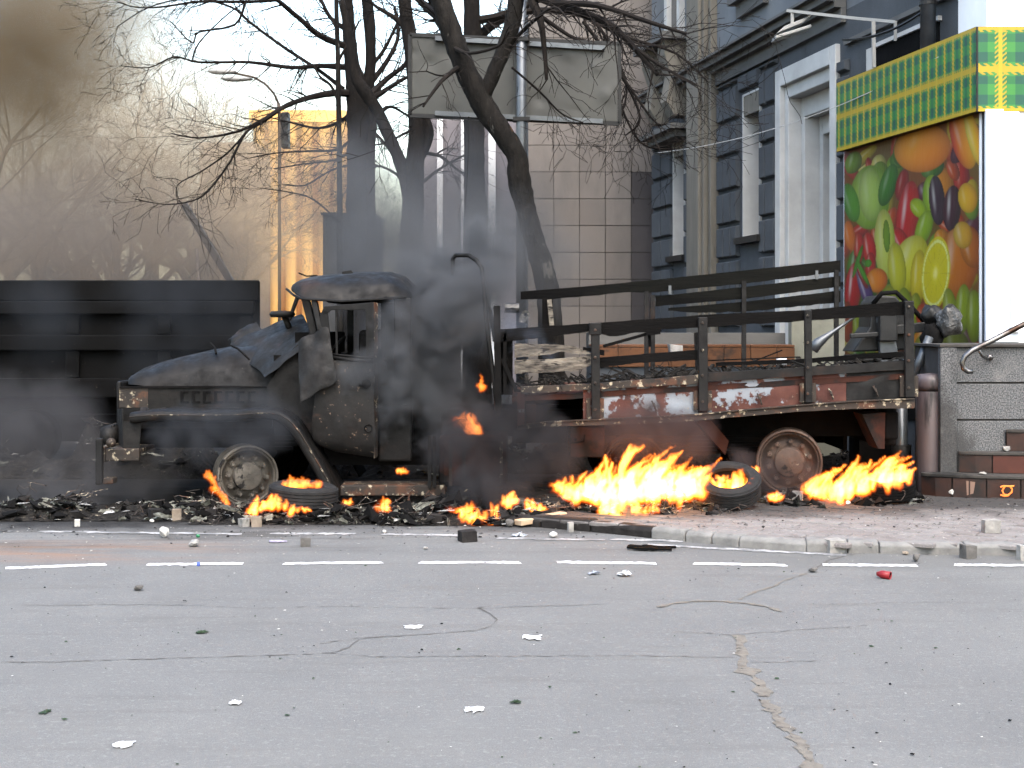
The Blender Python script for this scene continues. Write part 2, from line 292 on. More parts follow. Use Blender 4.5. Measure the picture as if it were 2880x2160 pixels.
def asphalt():
    t = NT('dusty_asphalt')
    c = t.ramp(t.noise(1.1, 7, .62, (1, .55, 1)), [(.3, (0.0944,0.0943,0.0943)), (.5, (0.1064,0.1064,0.1062)), (.7, (0.1205,0.1200,0.1181))])
    c = t.mix(t.math('MULTIPLY', t.step(t.noise(150, 2, .7), .48, .66), .6), c, (0.0602,0.0605,0.0605))
    c = t.mix(t.math('MULTIPLY', t.step(t.noise(110, 2, .7, None, 4), .56, .70), .6), c, (0.1807,0.1790,0.1736))
    c = t.mix(t.math('MULTIPLY', t.step(t.noise(2.6, 6, .68, (.35, 2.6, 1), 2), .50, .70), .5), c, (0.0803,0.0782,0.0745))
    c = t.mix(t.math('MULTIPLY', t.step(t.noise(.5, 4, .6, (.3, 1.6, 1), 9), .5, .68), .3), c, (0.1304,0.1286,0.1240))
    c = t.mix(t.math('MULTIPLY', t.step(t.noise(42, 3, .75, None, 41), .46, .66), .38), c, (0.0871,0.0866,0.0842))
    c = t.mix(t.math('MULTIPLY', t.step(t.noise(34, 3, .75, None, 51), .54, .70), .40), c, (0.1831,0.1831,0.1781))
    c = t.mix(t.math('MULTIPLY', t.step(t.noise(1.7, 5, .7, (.8,1.5,1), 61), .48, .66), .28), c, (0.0990,0.0985,0.0969))
    X, Y = t.axis(0), t.axis(1)
    pt = t.math('MULTIPLY', t.step(X, 1.0, 2.2), t.math('MULTIPLY', t.step(t.math('ADD', Y, t.math('MULTIPLY', t.noise(2.5, 4, .6, None, 31), .35)), 9.80, 10.02), .55))
    c = t.mix(pt, c, (0.0841,0.0826,0.0793))
    # orange brick dust, lower left
    md = t.math('MULTIPLY', t.step(t.math('ABSOLUTE', t.math('ADD', X, 3.3)), 1.75, .2), t.step(t.math('ABSOLUTE', t.math('SUBTRACT', Y, 10.55)), .75, .1))
    md = t.math('MULTIPLY', md, t.step(t.noise(1.8, 5, .65, (.4, 2.2, 1), 7), .36, .64))
    c = t.mix(t.math('MULTIPLY', md, .75), c, (0.1656,0.0958,0.0620))
    # soot, ash and burnt rubber round the wreck
    n1 = t.noise(1.3, 6, .65, None, 12)
    s = t.step(t.math('ADD', Y, t.math('MULTIPLY', n1, 1.3)), 11.95, 12.75)
    c = t.mix(s, c, (0.0141,0.0136,0.0134))
    n2 = t.noise(1.0, 5, .6, (.35, 2.0, 1), 21)
    s2 = t.math('MULTIPLY', t.step(n2, .47, .64), t.step(Y, 10.3, 11.0)); s2 = t.math('MULTIPLY', s2, .7)
    c = t.mix(s2, c, (0.0376,0.0353,0.0327))
    nb = t.bump(t.noise(120, 3, .7), .6, .008); nb = t.bump(t.noise(3, 4), .12, .02, nb)
    return t.out(c, .93, 0, nb, .15)
M['asphalt'] = asphalt()
def paver_mat(name, a, b, d):
    t = NT(name); oi = N(t.t, 'ShaderNodeObjectInfo')
    c = t.mix(oi.outputs['Random'], a, b)
    c = t.mix(t.step(t.noise(5, 6, .65), .48, .7), c, d)
    c = t.mix(t.math('MULTIPLY', t.step(t.noise(60, 3, .7, None, 3), .58, .72), .5), c, (.34,.32,.31))
    n1 = t.noise(1.6, 6, .65, None, 12)
    s = t.step(t.math('SUBTRACT', t.math('ADD', t.axis(1), t.math('MULTIPLY', n1, 1.0)), t.math('MULTIPLY', t.axis(0), .16)), 11.65, 12.3)
    c = t.mix(s, c, (.032,.030,.029))
    return t.out(c, .92, 0, t.bump(t.noise(40, 4, .65, None, 2), .6, .01), .2)
M['paver'] = paver_mat('reddish_grey_paver', (.121,.108,.104), (.143,.135,.131), (.098,.087,.083))
def granite():
    t = NT('speckled_granite')
    c = t.ramp(t.noise(75, 3, .7), [(.36, (0.0123,0.0129,0.0147)), (.48, (0.0560,0.0578,0.0612)), (.62, (0.1260,0.1260,0.1260))])
    c = t.mix(t.math('MULTIPLY', t.step(t.noise(2.2, 5, .6, (1, 1, .6), 3), .46, .66), .78), c, (0.0123,0.0119,0.0119))
    c = t.mix(t.math('MULTIPLY', t.step(t.noise(2.4, 4, .6, None, 8), .55, .7), .35), c, (0.1470,0.1400,0.1330))
    return t.out(c, .6, 0, t.bump(t.noise(60, 3), .15, .004), .35)
M['granite'] = granite()
def ember_mat():
    t = NT('ash_and_embers')
    c = t.ramp(t.noise(14, 6, .7), [(.35, (0.0063,0.0060,0.0056)), (.55, (0.0154,0.0140,0.0126)), (.68, (0.0350,0.0315,0.0266)), (.80, (0.1750,0.1645,0.1470))])
    return t.out(c, .9, 0, t.bump(t.noise(40, 5), .9, .03), .08)
M['ash'] = ember_mat()
M['ash_white'] = pm('pale_ash', [(.3, (0.1100,0.1050,0.1000)), (.6, (0.2250,0.2200,0.2100)), (.8, (0.3000,0.2950,0.2850))], 30, .95, 0, .8, 60)
M['wrap'] = pm('scorched_foil_scraps', [(.3, (0.0120,0.0120,0.0100)), (.5, (0.0600,0.0600,0.0480)), (.7, (0.1600,0.1600,0.1360))], 16, .45, .2, .5, 30)

# ------------------------------------------------------------------ road, markings, kerb, pavement
road = obj('road', MB().add([(-400,-20,0),(400,-20,0),(400,900,0),(-400,900,0)], [(0,1,2,3)]), M['asphalt'])
tag(road, kind='structure')
def flat_strip(pts, wd, z, jit=0.0, rr=R):
    rows = []
    for i, p in enumerate(pts):
        a = pts[max(i-1, 0)]; b = pts[min(i+1, len(pts)-1)]; d = (b-a); d.z = 0; d.normalize(); n = Vector((-d.y, d.x, 0))
        ww = wd[i] if isinstance(wd, (list, tuple)) else wd
        rows.append([Vector((p.x, p.y, z))+n*(ww/2*(1+rr.uniform(-jit, jit))), Vector((p.x, p.y, z))-n*(ww/2*(1+rr.uniform(-jit, jit)))])
    return MB().grid(rows)
def dense(px, n=6, jx=0, jy=0, z=0.0):
    out = []
    for (a, b) in zip(px[:-1], px[1:]):
        for k in range(n):
            t = k/n; out.append(G(a[0]+(b[0]-a[0])*t+R.uniform(-jx, jx), a[1]+(b[1]-a[1])*t+R.uniform(-jy, jy), z))
    out.append(G(*px[-1], z)); return out
for a, b in (((15,1600),(297,1588)), ((414,1589),(684,1586)), ((798,1586),(1076,1583)), ((1181,1583),(1462,1583)), ((1566,1582),(1845,1586)), ((1951,1586),(2212,1591)), ((2314,1590),(2580,1592)), ((2684,1590),(2960,1592))):
    pts = dense([a, b], 24, 0, .6); obj('lane_dash', flat_strip(pts, .095, .004, .14), M['paint'], road)
for a, b in (((-60,1496),(30,1496)), ((110,1496),(680,1503)), ((760,1502),(1000,1502)), ((1075,1504),(1290,1506)), ((1400,1514),(1700,1520)), ((1720,1518),(1920,1523)), ((1820,1533),(2380,1562))):
    obj('worn_line', flat_strip(dense([a, b], 24, 0, .8), .085, .004, .35), M['paint_worn'], road)
cracks = [
 ([(0,1864),(160,1862),(330,1857),(560,1850),(800,1843),(930,1837),(985,1822),(1010,1800),(1004,1795),(900,1812)], .010),
 ([(1010,1797),(1180,1785),(1330,1775),(1380,1763),(1395,1745),(1370,1725),(1345,1710),(1380,1705)], .012),
 ([(930,1838),(1050,1848),(1440,1846),(1800,1845),(2075,1850)], .008),
 ([(60,1704),(400,1701),(560,1704),(700,1712),(900,1706),(1350,1712),(1450,1708),(1700,1700)], .007),
 ([(2270,1612),(2200,1635),(2180,1650),(2120,1665),(2080,1687)], .022),
 ([(1900,1778),(2060,1786),(2200,1776),(2440,1760)], .008),
 ([(2115,1865),(2300,1860)], .008),
 ([(2075,1788),(2080,1820),(2088,1855),(2105,1885),(2130,1915),(2150,1945),(2145,1960)], .055),
 ([(2145,1970),(2175,2010),(2205,2045),(2240,2080),(2265,2110),(2285,2165),(2300,2210)], .045),
 ([(2330,1700),(2600,1694),(2800,1697)], .006),
 ([(2280,1605),(2330,1575),(2420,1556)], .018),
]
def crack_path(pts, wide):
    out = []; sd_ = pts[0][0]*.37; k = 0
    for a, b in zip(pts[:-1], pts[1:]):
        L_ = math.hypot(b[0]-a[0], b[1]-a[1]); n = max(4, int(L_/7))
        for q in range(n):
            t = q/n; x = a[0]+(b[0]-a[0])*t; y = a[1]+(b[1]-a[1])*t; k += 1
            f = mnoise.noise(Vector((k*.11, sd_, 0)))*9+mnoise.noise(Vector((k*.37, sd_, 3)))*5+mnoise.noise(Vector((k*.9, sd_, 5)))*2.5
            g = mnoise.noise(Vector((k*.11, sd_, 7)))*3.5+mnoise.noise(Vector((k*.4, sd_, 8)))*2.0
            out.append(G(x+f*(1 if wide else .8), y+g*(.8 if wide else .7)))
    out.append(G(*pts[-1])); return out
for pts, wd in cracks:
    q = crack_path(pts, wd > .03); ws = [wd*(1.5 if wd > .03 else 1)*max(.12, .75+1.3*mnoise.noise(Vector((k*.33, pts[0][1]*.1, 2)))) for k in range(len(q))]
    obj('crack', flat_strip(q, ws, .003, .5), M['crack'] if wd > .02 else M['crack_thin'], road)
# sunken manhole cover with its worn half ring
mc = G(2020, 1728)
obj('manhole_gap', flat_strip([mc+Vector((.38*math.cos(t), .38*math.sin(t), 0)) for t in np.linspace(.15, 2.6, 34)], [.012+.035*abs(math.sin(k*.55)) for k in range(34)], .004, .6), M['crack'], road)

KZ = .085
kj = [1380,1520,1660,1830,1926,2000,2077,2267,2384,2473,2715,2880,3060,3260]
kc = [(1380,1474),(1520,1484),(1660,1496),(1830,1514),(2000,1531),(2130,1545),(2260,1553),(2490,1557),(2880,1564),(3300,1570)]
def kline(px):
    for (a, b) in zip(kc[:-1], kc[1:]):
        if px <= b[0]: t = (px-a[0])/(b[0]-a[0]); return G(px, a[1]+(b[1]-a[1])*t)
    return G(*kc[-1])
kerb = thing('kerb', None, None, kline(2000), kind='structure')
for a, b in zip(kj[:-1], kj[1:]):
    p, q = kline(a+1.2), kline(b-1.2); dz = R.uniform(-.008, .008); jx = R.uniform(-.012, .012)
    d = (q-p).normalized(); n = Vector((-d.y, d.x, 0)); ins = .02
    mb = MB(); m_ = 4; pts = []
    for z, off in ((-.05, 0), (KZ*.7+dz, jx*.5), (KZ+dz, .03+jx), (KZ+dz, .15)):
        pts.append([p.lerp(q, k/m_)+n*(off+R.uniform(-.006, .006))+Vector((0,0,z+(R.uniform(-.005, .005) if z > 0 else 0))) for k in range(m_+1)])
    pts.append([x+n*.15 for x in pts[0]]); pts.append(pts[0])
    mb.grid(pts); k0 = len(mb.v); mb.f.append(tuple(r_*(m_+1) for r_ in range(5))); mb.f.append(tuple(r_*(m_+1)+m_ for r_ in range(4, -1, -1)))
    obj('kerb_stone', mb, M['kerb'] if a >= 1830 else M['stone_dark'], kerb, bevel=.012, smooth=True)
# pavement base and individual pavers
PZ = KZ-.004
front = [kline(x)+Vector((0,.13,0)) for x in range(1380, 3300, 60)]
base = MB().prism([Vector((p.x, p.y, -.02)) for p in front]+[Vector((9, 40, -.02)), Vector((.0, 40, -.02))], (0,0,.02+PZ-.028))
side = obj('pavement', base, M['joint']); tag(side, kind='structure')
pl, pw, gap = .27, .135, .009
ang = math.radians(-32); ca, sa = math.cos(ang), math.sin(ang)
pav_me = []
for k in range(5):
    mb = MB(); r_ = random.Random(k); mb.hull([Vector((sx*(pl/2-gap/2-c1), sy*(pw/2-gap/2-c1), z)) for sx in (-1,1) for sy in (-1,1) for z, c1 in ((-.03, 0), (0, .007), (-.008, 0))])
    pav_me.append(mesh_of('paver', mb, M['paver']))
cand = []
def front_y(x):
    for a, b in zip(front[:-1], front[1:]):
        if a.x <= x <= b.x: return a.y+(b.y-a.y)*(x-a.x)/(b.x-a.x)
    return 99
for i in range(-60, 60):
    for j in range(-90, 90):
        lx = (i+(.5 if j % 2 else 0))*pl; ly = j*pw; x = 3+lx*ca-ly*sa; y = 12+lx*sa+ly*ca
        if x > 5.3 or x < .1 or y > 15: continue
        if min(front_y(x+dx*ca-dy*sa)-(y+dx*sa+dy*ca) for dx in (-pl/2, pl/2) for dy in (-pw/2, pw/2)) > -.02: continue
        # inside the picture?
        u = CX+x/y*FPX
        if u > 2960: continue
        cand.append((y, x))
cand.sort(); rest = MB(); 
for idx, (y, x) in enumerate(cand):
    dz = R.uniform(-.006, .004); tz = R.uniform(-.015, .015)
    if idx < 300:
        o = bpy.data.objects.new('paver', pav_me[idx % 5]); C.objects.link(o); o.parent = side; o.location = (x, y, PZ+dz); o.rotation_euler = (R.uniform(-.015,.015), R.uniform(-.015,.015), ang+tz)
    else:
        c2, s2 = math.cos(ang+tz), math.sin(ang+tz); q = []
        for z in (PZ-.03, PZ+dz):
            for dx, dy in ((-1,-1),(1,-1),(1,1),(-1,1)):
                a_, b_ = dx*(pl-gap)/2, dy*(pw-gap)/2; q.append(Vector((x+a_*c2-b_*s2, y+a_*s2+b_*c2, z)))
        rest.hexa(q)
if rest.v: o = obj('far_pavers', rest, M['paver'], side); o['kind'] = 'stuff'

# ------------------------------------------------------------------ buildings on the right
DN = Vector((-.982, -.187, 0))            # outward normal of the receding facade
def FA(t, z, n=0.0): return Vector((5.0-.19*t, 14.5+t, z))+DN*n
def fbox(mb, t0, t1, z0, z1, n0, n1):
    return mb.hexa([FA(t0, z0, n1), FA(t0, z0, n0), FA(t1, z0, n0), FA(t1, z0, n1), FA(t0, z1, n1), FA(t0, z1, n0), FA(t1, z1, n0), FA(t1, z1, n1)])
gb = thing('grey_building', 'blue grey stucco building with banded blocks, deep white portal and beige pilaster', 'building', FA(6, 0, -.5))
mb = MB()
# wall pieces round the openings
for t0, t1, z0, z1 in ((.05,4.05,0,5.72),(4.05,5.9,5.15,5.72),(5.9,6.70,0,5.72),(6.70,7.45,0,3.02),(6.70,7.45,5.22,5.72),(7.45,10.3,0,5.72),(10.3,11.0,0,2.9),(10.3,11.0,5.0,5.72),(11.0,12.3,0,5.72)):
    fbox(mb, t0, t1, z0, z1, -.9, 0)
obj('wall', mb, M['stucco'], gb)
mb = MB(); fbox(mb, .05, 3.0, 5.72, 9.5, -.9, .0); fbox(mb, 3.0, 12.3, 5.98, 9.5, -.9, .03); fbox(mb, 3.0, 12.3, 5.722, 5.98, -.9, -.01); obj('upper_wall', mb, M['stucco_up'], gb)
mb = MB(); fbox(mb, 3.75, 12.3, 5.75, 5.83, 0, .16); fbox(mb, 3.75, 12.3, 5.83, 5.93, 0, .26); fbox(mb, 3.75, 12.3, 5.933, 5.97, 0, .34); fbox(mb, 3.75, 12.3, 5.56, 5.747, 0, .07)
obj('string_course', mb, M['cornice'], gb)
mb = MB(); fbox(mb, .4, 3.7, 5.25, 5.31, 0, .06); obj('thin_moulding', mb, M['cornice'], gb)
# portal: nested stepped frames, each receding
por = obj('portal', MB(), M['trim'], gb)
mb = MB()
levels = [(4.05,5.9,5.15,.06,-.0),(4.17,5.78,5.0,-.0,-.22),(4.3,5.65,4.72,-.22,-.26),(4.33,5.6,4.66,-.26,-.5),(4.45,5.5,4.45,-.5,-.54),(4.48,5.45,4.38,-.54,-.86)]
def frame_lv(mb, o, i, n0, n1):
    t0, t1, z1 = o; a, b, z2 = i
    fbox(mb, t0, a, .3, z1, n1, n0); fbox(mb, b, t1, .3, z1, n1, n0); fbox(mb, a, b, z2, z1, n1, n0)
for nm, o, i, n0, n1 in (('portal_frame', (3.93,6.02,5.32), (4.12,5.83,5.08), .07, -.03), ('portal_frame', (4.12,5.83,5.08), (4.22,5.70,4.90), -.005, -.3), ('portal_frame', (4.22,5.70,4.90), (4.33,5.58,4.62), -.20, -.55), ('portal_frame', (4.33,5.58,4.62), (4.44,5.46,4.36), -.42, -.80), ('portal_frame', (4.44,5.46,4.36), (4.52,5.36,4.2), -.62, -.899)):
    mb = MB(); frame_lv(mb, o, i, n0, n1); obj(nm, mb, M['trim'], por, bevel=.012)
mb = MB(); fbox(mb, 4.1, 5.85, .3, 5.0, -.96, -.91); obj('door_leaf', mb, M['dark_metal'], gb)
# windows: deep white reveals
for t0, t1, z0, z1 in ((6.70,7.45,3.02,5.22),(10.3,11.0,2.9,5.0)):
    mb = MB(); fbox(mb, t1-.03, t1+.002, z0, z1, -.6, .03); fbox(mb, t0-.002, t0+.03, z0, z1, -.6, .03); fbox(mb, t0+.03, t1-.03, z1-.03, z1+.002, -.6, .03)
    wi = obj('window', mb, M['trim'], gb)
    mb = MB(); fbox(mb, t0, t1, z0, z1-.03, -.64, -.601); obj('pane', mb, M['glass_dark'], wi)
    mb = MB(); fbox(mb, t0-.12, t1+.14, z0-.10, z0, -.6, .13); obj('sill', mb, M['dark_metal'], wi)
    mb = MB(); fbox(mb, t0+.03, t1-.03, z1-.33, z1-.03, -.03, .02); obj('lintel', mb, M['beige'], wi)
# rusticated blocks
def blocks(t0, t1, z0, z1, hh=.545, cuts=(.5,)):
    z = z0
    while z < z1-.1:
        ztop = min(z+hh, z1); prev = t0
        for c_ in list(cuts)+[1]:
            tt = t0+(t1-t0)*c_; mb = MB(); a, b = prev+.008, tt-.008; zz0, zz1 = z+.022, ztop-.022
            mb.hexa([FA(a, zz0, 0), FA(b, zz0, 0), FA(b-.02, zz0+.03, .075), FA(a+.02, zz0+.03, .075), FA(a, zz1, 0), FA(b, zz1, 0), FA(b-.02, zz1-.02, .075), FA(a+.02, zz1-.02, .075)])
            obj('block', mb, M['stucco'], gb, bevel=.01); prev = tt
        z += hh
blocks(6.05, 6.68, 1.62, 5.55, cuts=(.6,)); blocks(7.62, 8.56, 1.62, 5.55, cuts=(.3,.65)); blocks(11.02, 12.2, 1.62, 5.5, cuts=(.5,)); blocks(9.75, 10.28, 1.62, 5.5, cuts=())
blocks(3.62, 3.92, 1.62, 5.1, cuts=())
blocks(6.72, 7.58, 5.25, 5.55, .3, cuts=(.5,))
# pilaster in three steps
mb = MB(); fbox(mb, 8.62, 9.68, 0, 9.4, .0, .14); fbox(mb, 8.74, 9.56, 0, 9.4, .141, .22); fbox(mb, 8.84, 9.46, 0, 9.4, .221, .28); obj('pilaster', mb, M['beige'], gb, bevel=.012)
# bracketed bay on the far wall
mb = MB()
mb.prism([FA(10.1, 5.3, .0), FA(10.1, 5.3, .28), FA(10.1, 5.55, .42), FA(10.1, 6.0, .34), FA(10.1, 6.35, .46), FA(10.1, 6.6, .46), FA(10.1, 6.6, 0)], FA(10.5, 0)-FA(10.1, 0))
mb.prism([FA(11.1, 5.3, .0), FA(11.1, 5.3, .28), FA(11.1, 5.55, .42), FA(11.1, 6.0, .34), FA(11.1, 6.35, .46), FA(11.1, 6.6, .46), FA(11.1, 6.6, 0)], FA(11.5, 0)-FA(11.1, 0))
loose('bracket', mb, M['beige'], gb)
mb = MB(); fbox(mb, 9.9, 11.8, 5.05, 5.14, 0, .42); fbox(mb, 10.0, 11.7, 4.93, 5.047, 0, .3); fbox(mb, 9.95, 11.75, 6.6, 6.72, 0, .55); loose('bay_cornice', mb, M['cornice'], gb)
# upper windows with surrounds
for t0, t1 in ((6.35,7.5), (4.2,5.3), (10.3,11.2)):
    mb = MB(); fbox(mb, t0, t0+.16, 6.75, 9, .031, .13); fbox(mb, t1-.16, t1, 6.75, 9, .031, .13); wi = obj('window_surround', mb, M['trim'], gb)
    mb = MB(); fbox(mb, t0-.12, t1+.12, 6.62, 6.75, .031, .22); fbox(mb, t0, t1, 6.40, 6.617, .031, .12); obj('sill', mb, M['cornice'], wi)
    mb = MB(); fbox(mb, t0+.16, t1-.16, 6.75, 9, .031, .04); obj('pane', mb, M['glass_dark'], wi)
# carved keystone mask, dark louvre slot above the awning
mb = MB(); mb.hull([FA(4.75+.16*math.cos(a), 6.12+.2*math.sin(a)+.1, nn) for a in np.linspace(0, 6.28, 12) for nn in (.03,)]+[FA(4.75+.09*math.cos(a), 6.2+.12*math.sin(a), .2) for a in np.linspace(0, 6.28, 8)])
obj('carved_keystone', mb, M['cornice'], gb, smooth=True)
mb = MB(); fbox(mb, 1.3, 2.9, 4.75, 5.05, 0, .012); obj('window_slot', mb, M['black'], gb)
mb = MB(); fbox(mb, 2.9, 3.1, 4.75, 5.08, 0, .03); fbox(mb, 1.25, 2.9, 5.05, 5.1, 0, .05); obj('slot_frame', mb, M['trim'], gb)
# rain pipe
mb = MB(); p = FA(1.15, 4.6, .22); mb.tube([p, p+Vector((0,0,5))], .085, 16); dp = obj('rain_pipe', mb, M['galv'], org=p, smooth=True); tag(dp, 'galvanised rain pipe running up behind the plaid awning', 'pipe')
mb = MB()
for z in (5.2, 6.1): mb.lathe([(.09,-.02),(.1,-.02),(.1,.02),(.09,.02)], (p.x, p.y, z), 'Z', 16)
loose('pipe_clip', mb, M['dark_metal'], dp)

# shop: poster wall, plaid awning boards, white front
shop = thing('shop_building', 'white shop front on a granite base at the street corner', 'building', (5.5, 14.6, 0))
SX = 4.80
obj('front_wall', MB().box(4.83, 9.5, 14.46, 15.4, 1.495, 9.5), M['white_wall'], shop)
mb = MB(); mb.box(4.80, 4.98, 14.40, 14.457, 1.497, 3.86); mb.box(4.985, 5.15, 14.43, 14.457, 1.497, 3.86); obj('corner_trim', mb, M['white_trim'], shop, bevel=.008)
mb = MB(); mb.box(5.05, 5.15, 14.37, 14.427, 1.6, 3.8); obj('trim_strip', mb, M['white_wall'], shop, bevel=.008)
mb = MB(); fbox(mb, .06, 3.36, 0, 4.6, .005, .18); obj('side_wall', mb, M['stucco'], shop)
# base below the poster: pale greenish wall panel on the left part
mb = MB(); fbox(mb, .3, 3.45, .6, 1.58, .181, .2); obj('plinth_panel', mb, M['black'], shop)

def paint_grid(name, m, corner, eu, ev, nu, nv, img, parent):
    """flat printed sheet: img(u,v arrays)->rgb painted into a colour attribute of a fine grid"""
    U, V = np.meshgrid(np.linspace(0, 1, nu), np.linspace(0, 1, nv)); col = img(U, V)
    c0, eu, ev = np.array(corner), np.array(eu), np.array(ev)
    co = c0+U[..., None]*eu+V[..., None]*ev; o0 = np.array(ORG[parent.name]); me = bpy.data.meshes.new(name)
    idx = np.arange(nu*nv).reshape(nv, nu); f = np.stack([idx[:-1,:-1], idx[:-1,1:], idx[1:,1:], idx[1:,:-1]], -1).reshape(-1, 4)
    me.from_pydata((co.reshape(-1, 3)-o0).tolist(), [], f.tolist())
    a = me.color_attributes.new('print', 'FLOAT_COLOR', 'POINT'); a.data.foreach_set('color', np.concatenate([col.reshape(-1, 3), np.ones((nu*nv, 1))], 1).astype(np.float32).ravel())
    me.materials.append(m); o = bpy.data.objects.new(name, me); C.objects.link(o); o.parent = parent; ORG[o.name] = ORG[parent.name]; return o
def srgb(r, g, b): return tuple(((x/255+.055)/1.055)**2.4 if x > 10 else x/255/12.92 for x in (r, g, b))
M['print'] = attr_mat('printed_poster', .45); M['print2'] = attr_mat('printed_awning', .4)

def fruit_img(U, V):
    # u: 0 at the near (right) edge .. 1 far (left); draw in picture order x=left..right
    X = (1-U)*1.0; Yv = V*1.55; rng = np.random.RandomState(4)
    col = np.zeros(U.shape+(3,)); col[:] = srgb(120, 70, 25)
    blobs = np.sin(X*9+2*np.sin(Yv*6))*.5+.5; col = col*(.5+.5*blobs[..., None])+np.array(srgb(90,110,20))*(.5-.5*blobs[..., None])*.6
    def ell(cx, cy, rx, ry, rot, c, c2=None, hl=.3, ring=None, seeds=None):
        nonlocal col
        ca_, sa_ = math.cos(rot), math.sin(rot); dx, dy = X-cx, Yv-cy
        a, b = (dx*ca_+dy*sa_)/rx, (-dx*sa_+dy*ca_)/ry; r2 = a*a+b*b; m_ = np.clip((1-r2)*14, 0, 1)[..., None]
        base = np.array(srgb(*c)); c2 = np.array(srgb(*(c2 or c)))
        sh = np.clip(.5+.5*a-.15*b, 0, 1)[..., None]; k = base*(1-sh)+c2*sh
        k = k*(.5+.5*np.clip(1-r2**1.5, 0, 1))[..., None]
        h = np.exp(-(((a+.35)/.16)**2+((b-.2)/.5)**2))[..., None]*hl; k = k*(1-h)+h*np.array((.85,.85,.8))
        if ring is not None:   # cut face: rind, flesh, segments
            k = np.where((r2 > .80)[..., None], np.array(srgb(*c)), np.array(srgb(*ring)))
            k = np.where(((r2 > .66) & (r2 <= .80))[..., None], np.array(srgb(225,230,150)), k)
            if seeds: th = np.arctan2(b, a); k = k*(1-.18*(np.abs(np.sin(th*5)) < .12)[..., None]); k = k+np.exp(-r2*30)[..., None]*.3
        col = col*(1-m_)+k*m_
    # far to near, positions in poster units (x 0..1 left to right, y 0..1.55 bottom to top)
    for _ in range(110):
        c1 = [(190,60,30),(225,150,40),(130,165,50),(210,185,60),(100,40,60),(80,130,45),(225,215,130),(200,90,40)][rng.randint(8)]; ell(rng.rand(), rng.rand()*1.5, .035+.05*rng.rand(), .06+.10*rng.rand(), rng.normal(0,.5), c1, tuple(int(x*.6) for x in c1), .3)
    ell(.22, 1.16, .17, .24, .1, (150,180,80), (120,160,60), .18); ell(.23, 1.18, .10, .20, .1, (178,200,120), (150,182,90), .15)
    ell(.06, 1.15, .07, .16, .3, (60,120,40), (90,150,50), .2); ell(.37, 1.22, .07, .15, -.3, (70,130,45), (40,95,30), .2)
    ell(.62, 1.42, .21, .16, -.4, (240,165,40), (225,135,20), .15); ell(.90, 1.42, .075, .22, .25, (215,70,25), (235,190,60), .3); ell(.97, 1.40, .04, .2, .25, (245,225,120), (235,160,40), .2)
    ell(.48, 1.20, .05, .11, -.2, (150,30,20), (120,20,20), .2)
    ell(.52, .98, .085, .24, -.12, (190,20,40), (165,15,35), .55); ell(.47, .80, .06, .12, .4, (200,40,40), (150,30,30), .35)
    ell(.70, 1.08, .07, .15, .1, (130,170,40), (170,190,70), .2); ell(.60, 1.02, .05, .08, .6, (170,190,60), (140,170,50), .2); ell(.64,.88,.06,.12,-.3,(150,180,50),(120,150,40),.25)
    ell(.73, 1.05, .055, .17, .1, (60,25,50), (40,15,35), .5); ell(.83, .98, .06, .15, -.05, (75,25,45), (45,15,30), .55)
    ell(.93, 1.03, .06, .10, .2, (225,185,60), (200,150,40), .2)
    ell(.345, .80, .085, .26, .05, (200,205,120), (180,195,90), .2); ell(.36, .86, .028, .12, .05, (120,150,40), (100,140,40), 0)
    ell(.53, .64, .135, .21, -.35, (215,215,110), (190,185,60), .25); ell(.44, .62, .07, .19, .1, (205,205,90), (180,180,60), .25); ell(.60, .55, .06, .19, -.05, (215,200,60), (190,170,40), .3)
    ell(.86, .62, .14, .24, -.1, (200,130,60), (170,95,40), .3); ell(.95, .72, .07, .14, .2, (190,120,50), (150,80,30), .3); ell(.90, .80, .06, .09, .2, (205,175,90), (190,140,60), .25)
    ell(.22, .78, .055, .13, .15, (200,60,35), (170,40,25), .45); ell(.13, .80, .045, .12, .0, (190,65,35), (160,40,25), .35); ell(.05, .9, .05, .12, .2, (215,130,70), (190,100,50), .2)
    ell(.23, .66, .045, .10, 0, (185,40,25), (150,25,20), .45); ell(.28, .55, .09, .09, .3, (225,150,70), (200,110,40), .15)
    ell(.08, .50, .075, .20, -.1, (190,25,35), (150,15,25), .6); ell(.19, .48, .05, .2, .35, (105,85,125), (70,50,95), .4); ell(.15, .62, .03, .14, .4, (150,25,30), (110,15,20), .3)
    ell(.12, .70, .018, .13, -.35, (70,130,40), None, 0); ell(.16, .62, .018, .12, .5, (80,140,50), None, 0); ell(.21, .68, .03, .03, .0, (80,140,50), None, 0)
    ell(.72, .57, .10, .245, -.08, (200,190,30), None, 0, (205,195,35), True)
    ell(.50, .33, .06, .16, .05, (150,165,50), (120,140,40), .25); ell(.40, .36, .06, .15, .15, (170,175,60), (130,145,40), .25); ell(.57, .30, .05, .15, -.1, (160,165,55), (120,135,40), .25)
    ell(.82, .30, .05, .17, .1, (160,170,70), (120,135,50), .25); ell(.90, .33, .05, .16, -.05, (150,165,60), (120,140,45), .25); ell(.97, .28, .05, .17, .0, (145,160,60), (110,130,40), .25)
    ell(.30, .25, .07, .14, .1, (180,60,30), (140,35,20), .3); ell(.66, .25, .07, .13, .3, (200,90,40), (150,50,25), .25); ell(.12, .22, .05, .13, .1, (150,165,60), (120,130,40), .2); ell(.03, .25, .05, .16, 0, (160,80,30), (120,50,25), .2)
    ell(.22, .12, .06, .12, .2, (120,140,45), (90,110,35), .2); ell(.45, .12, .1, .1, .2, (130,70,30), (90,50,25), .2); ell(.85, .1, .09, .1, .1, (120,130,45), (90,100,35), .2); ell(.65, .08, .08, .09, 0, (150,150,60), (110,110,40), .2)
    g_ = col.mean(-1, keepdims=True); return np.clip((g_+(col-g_)*1.2)*.40, 0.003, .6)
pt0, pt1 = .10, 3.36
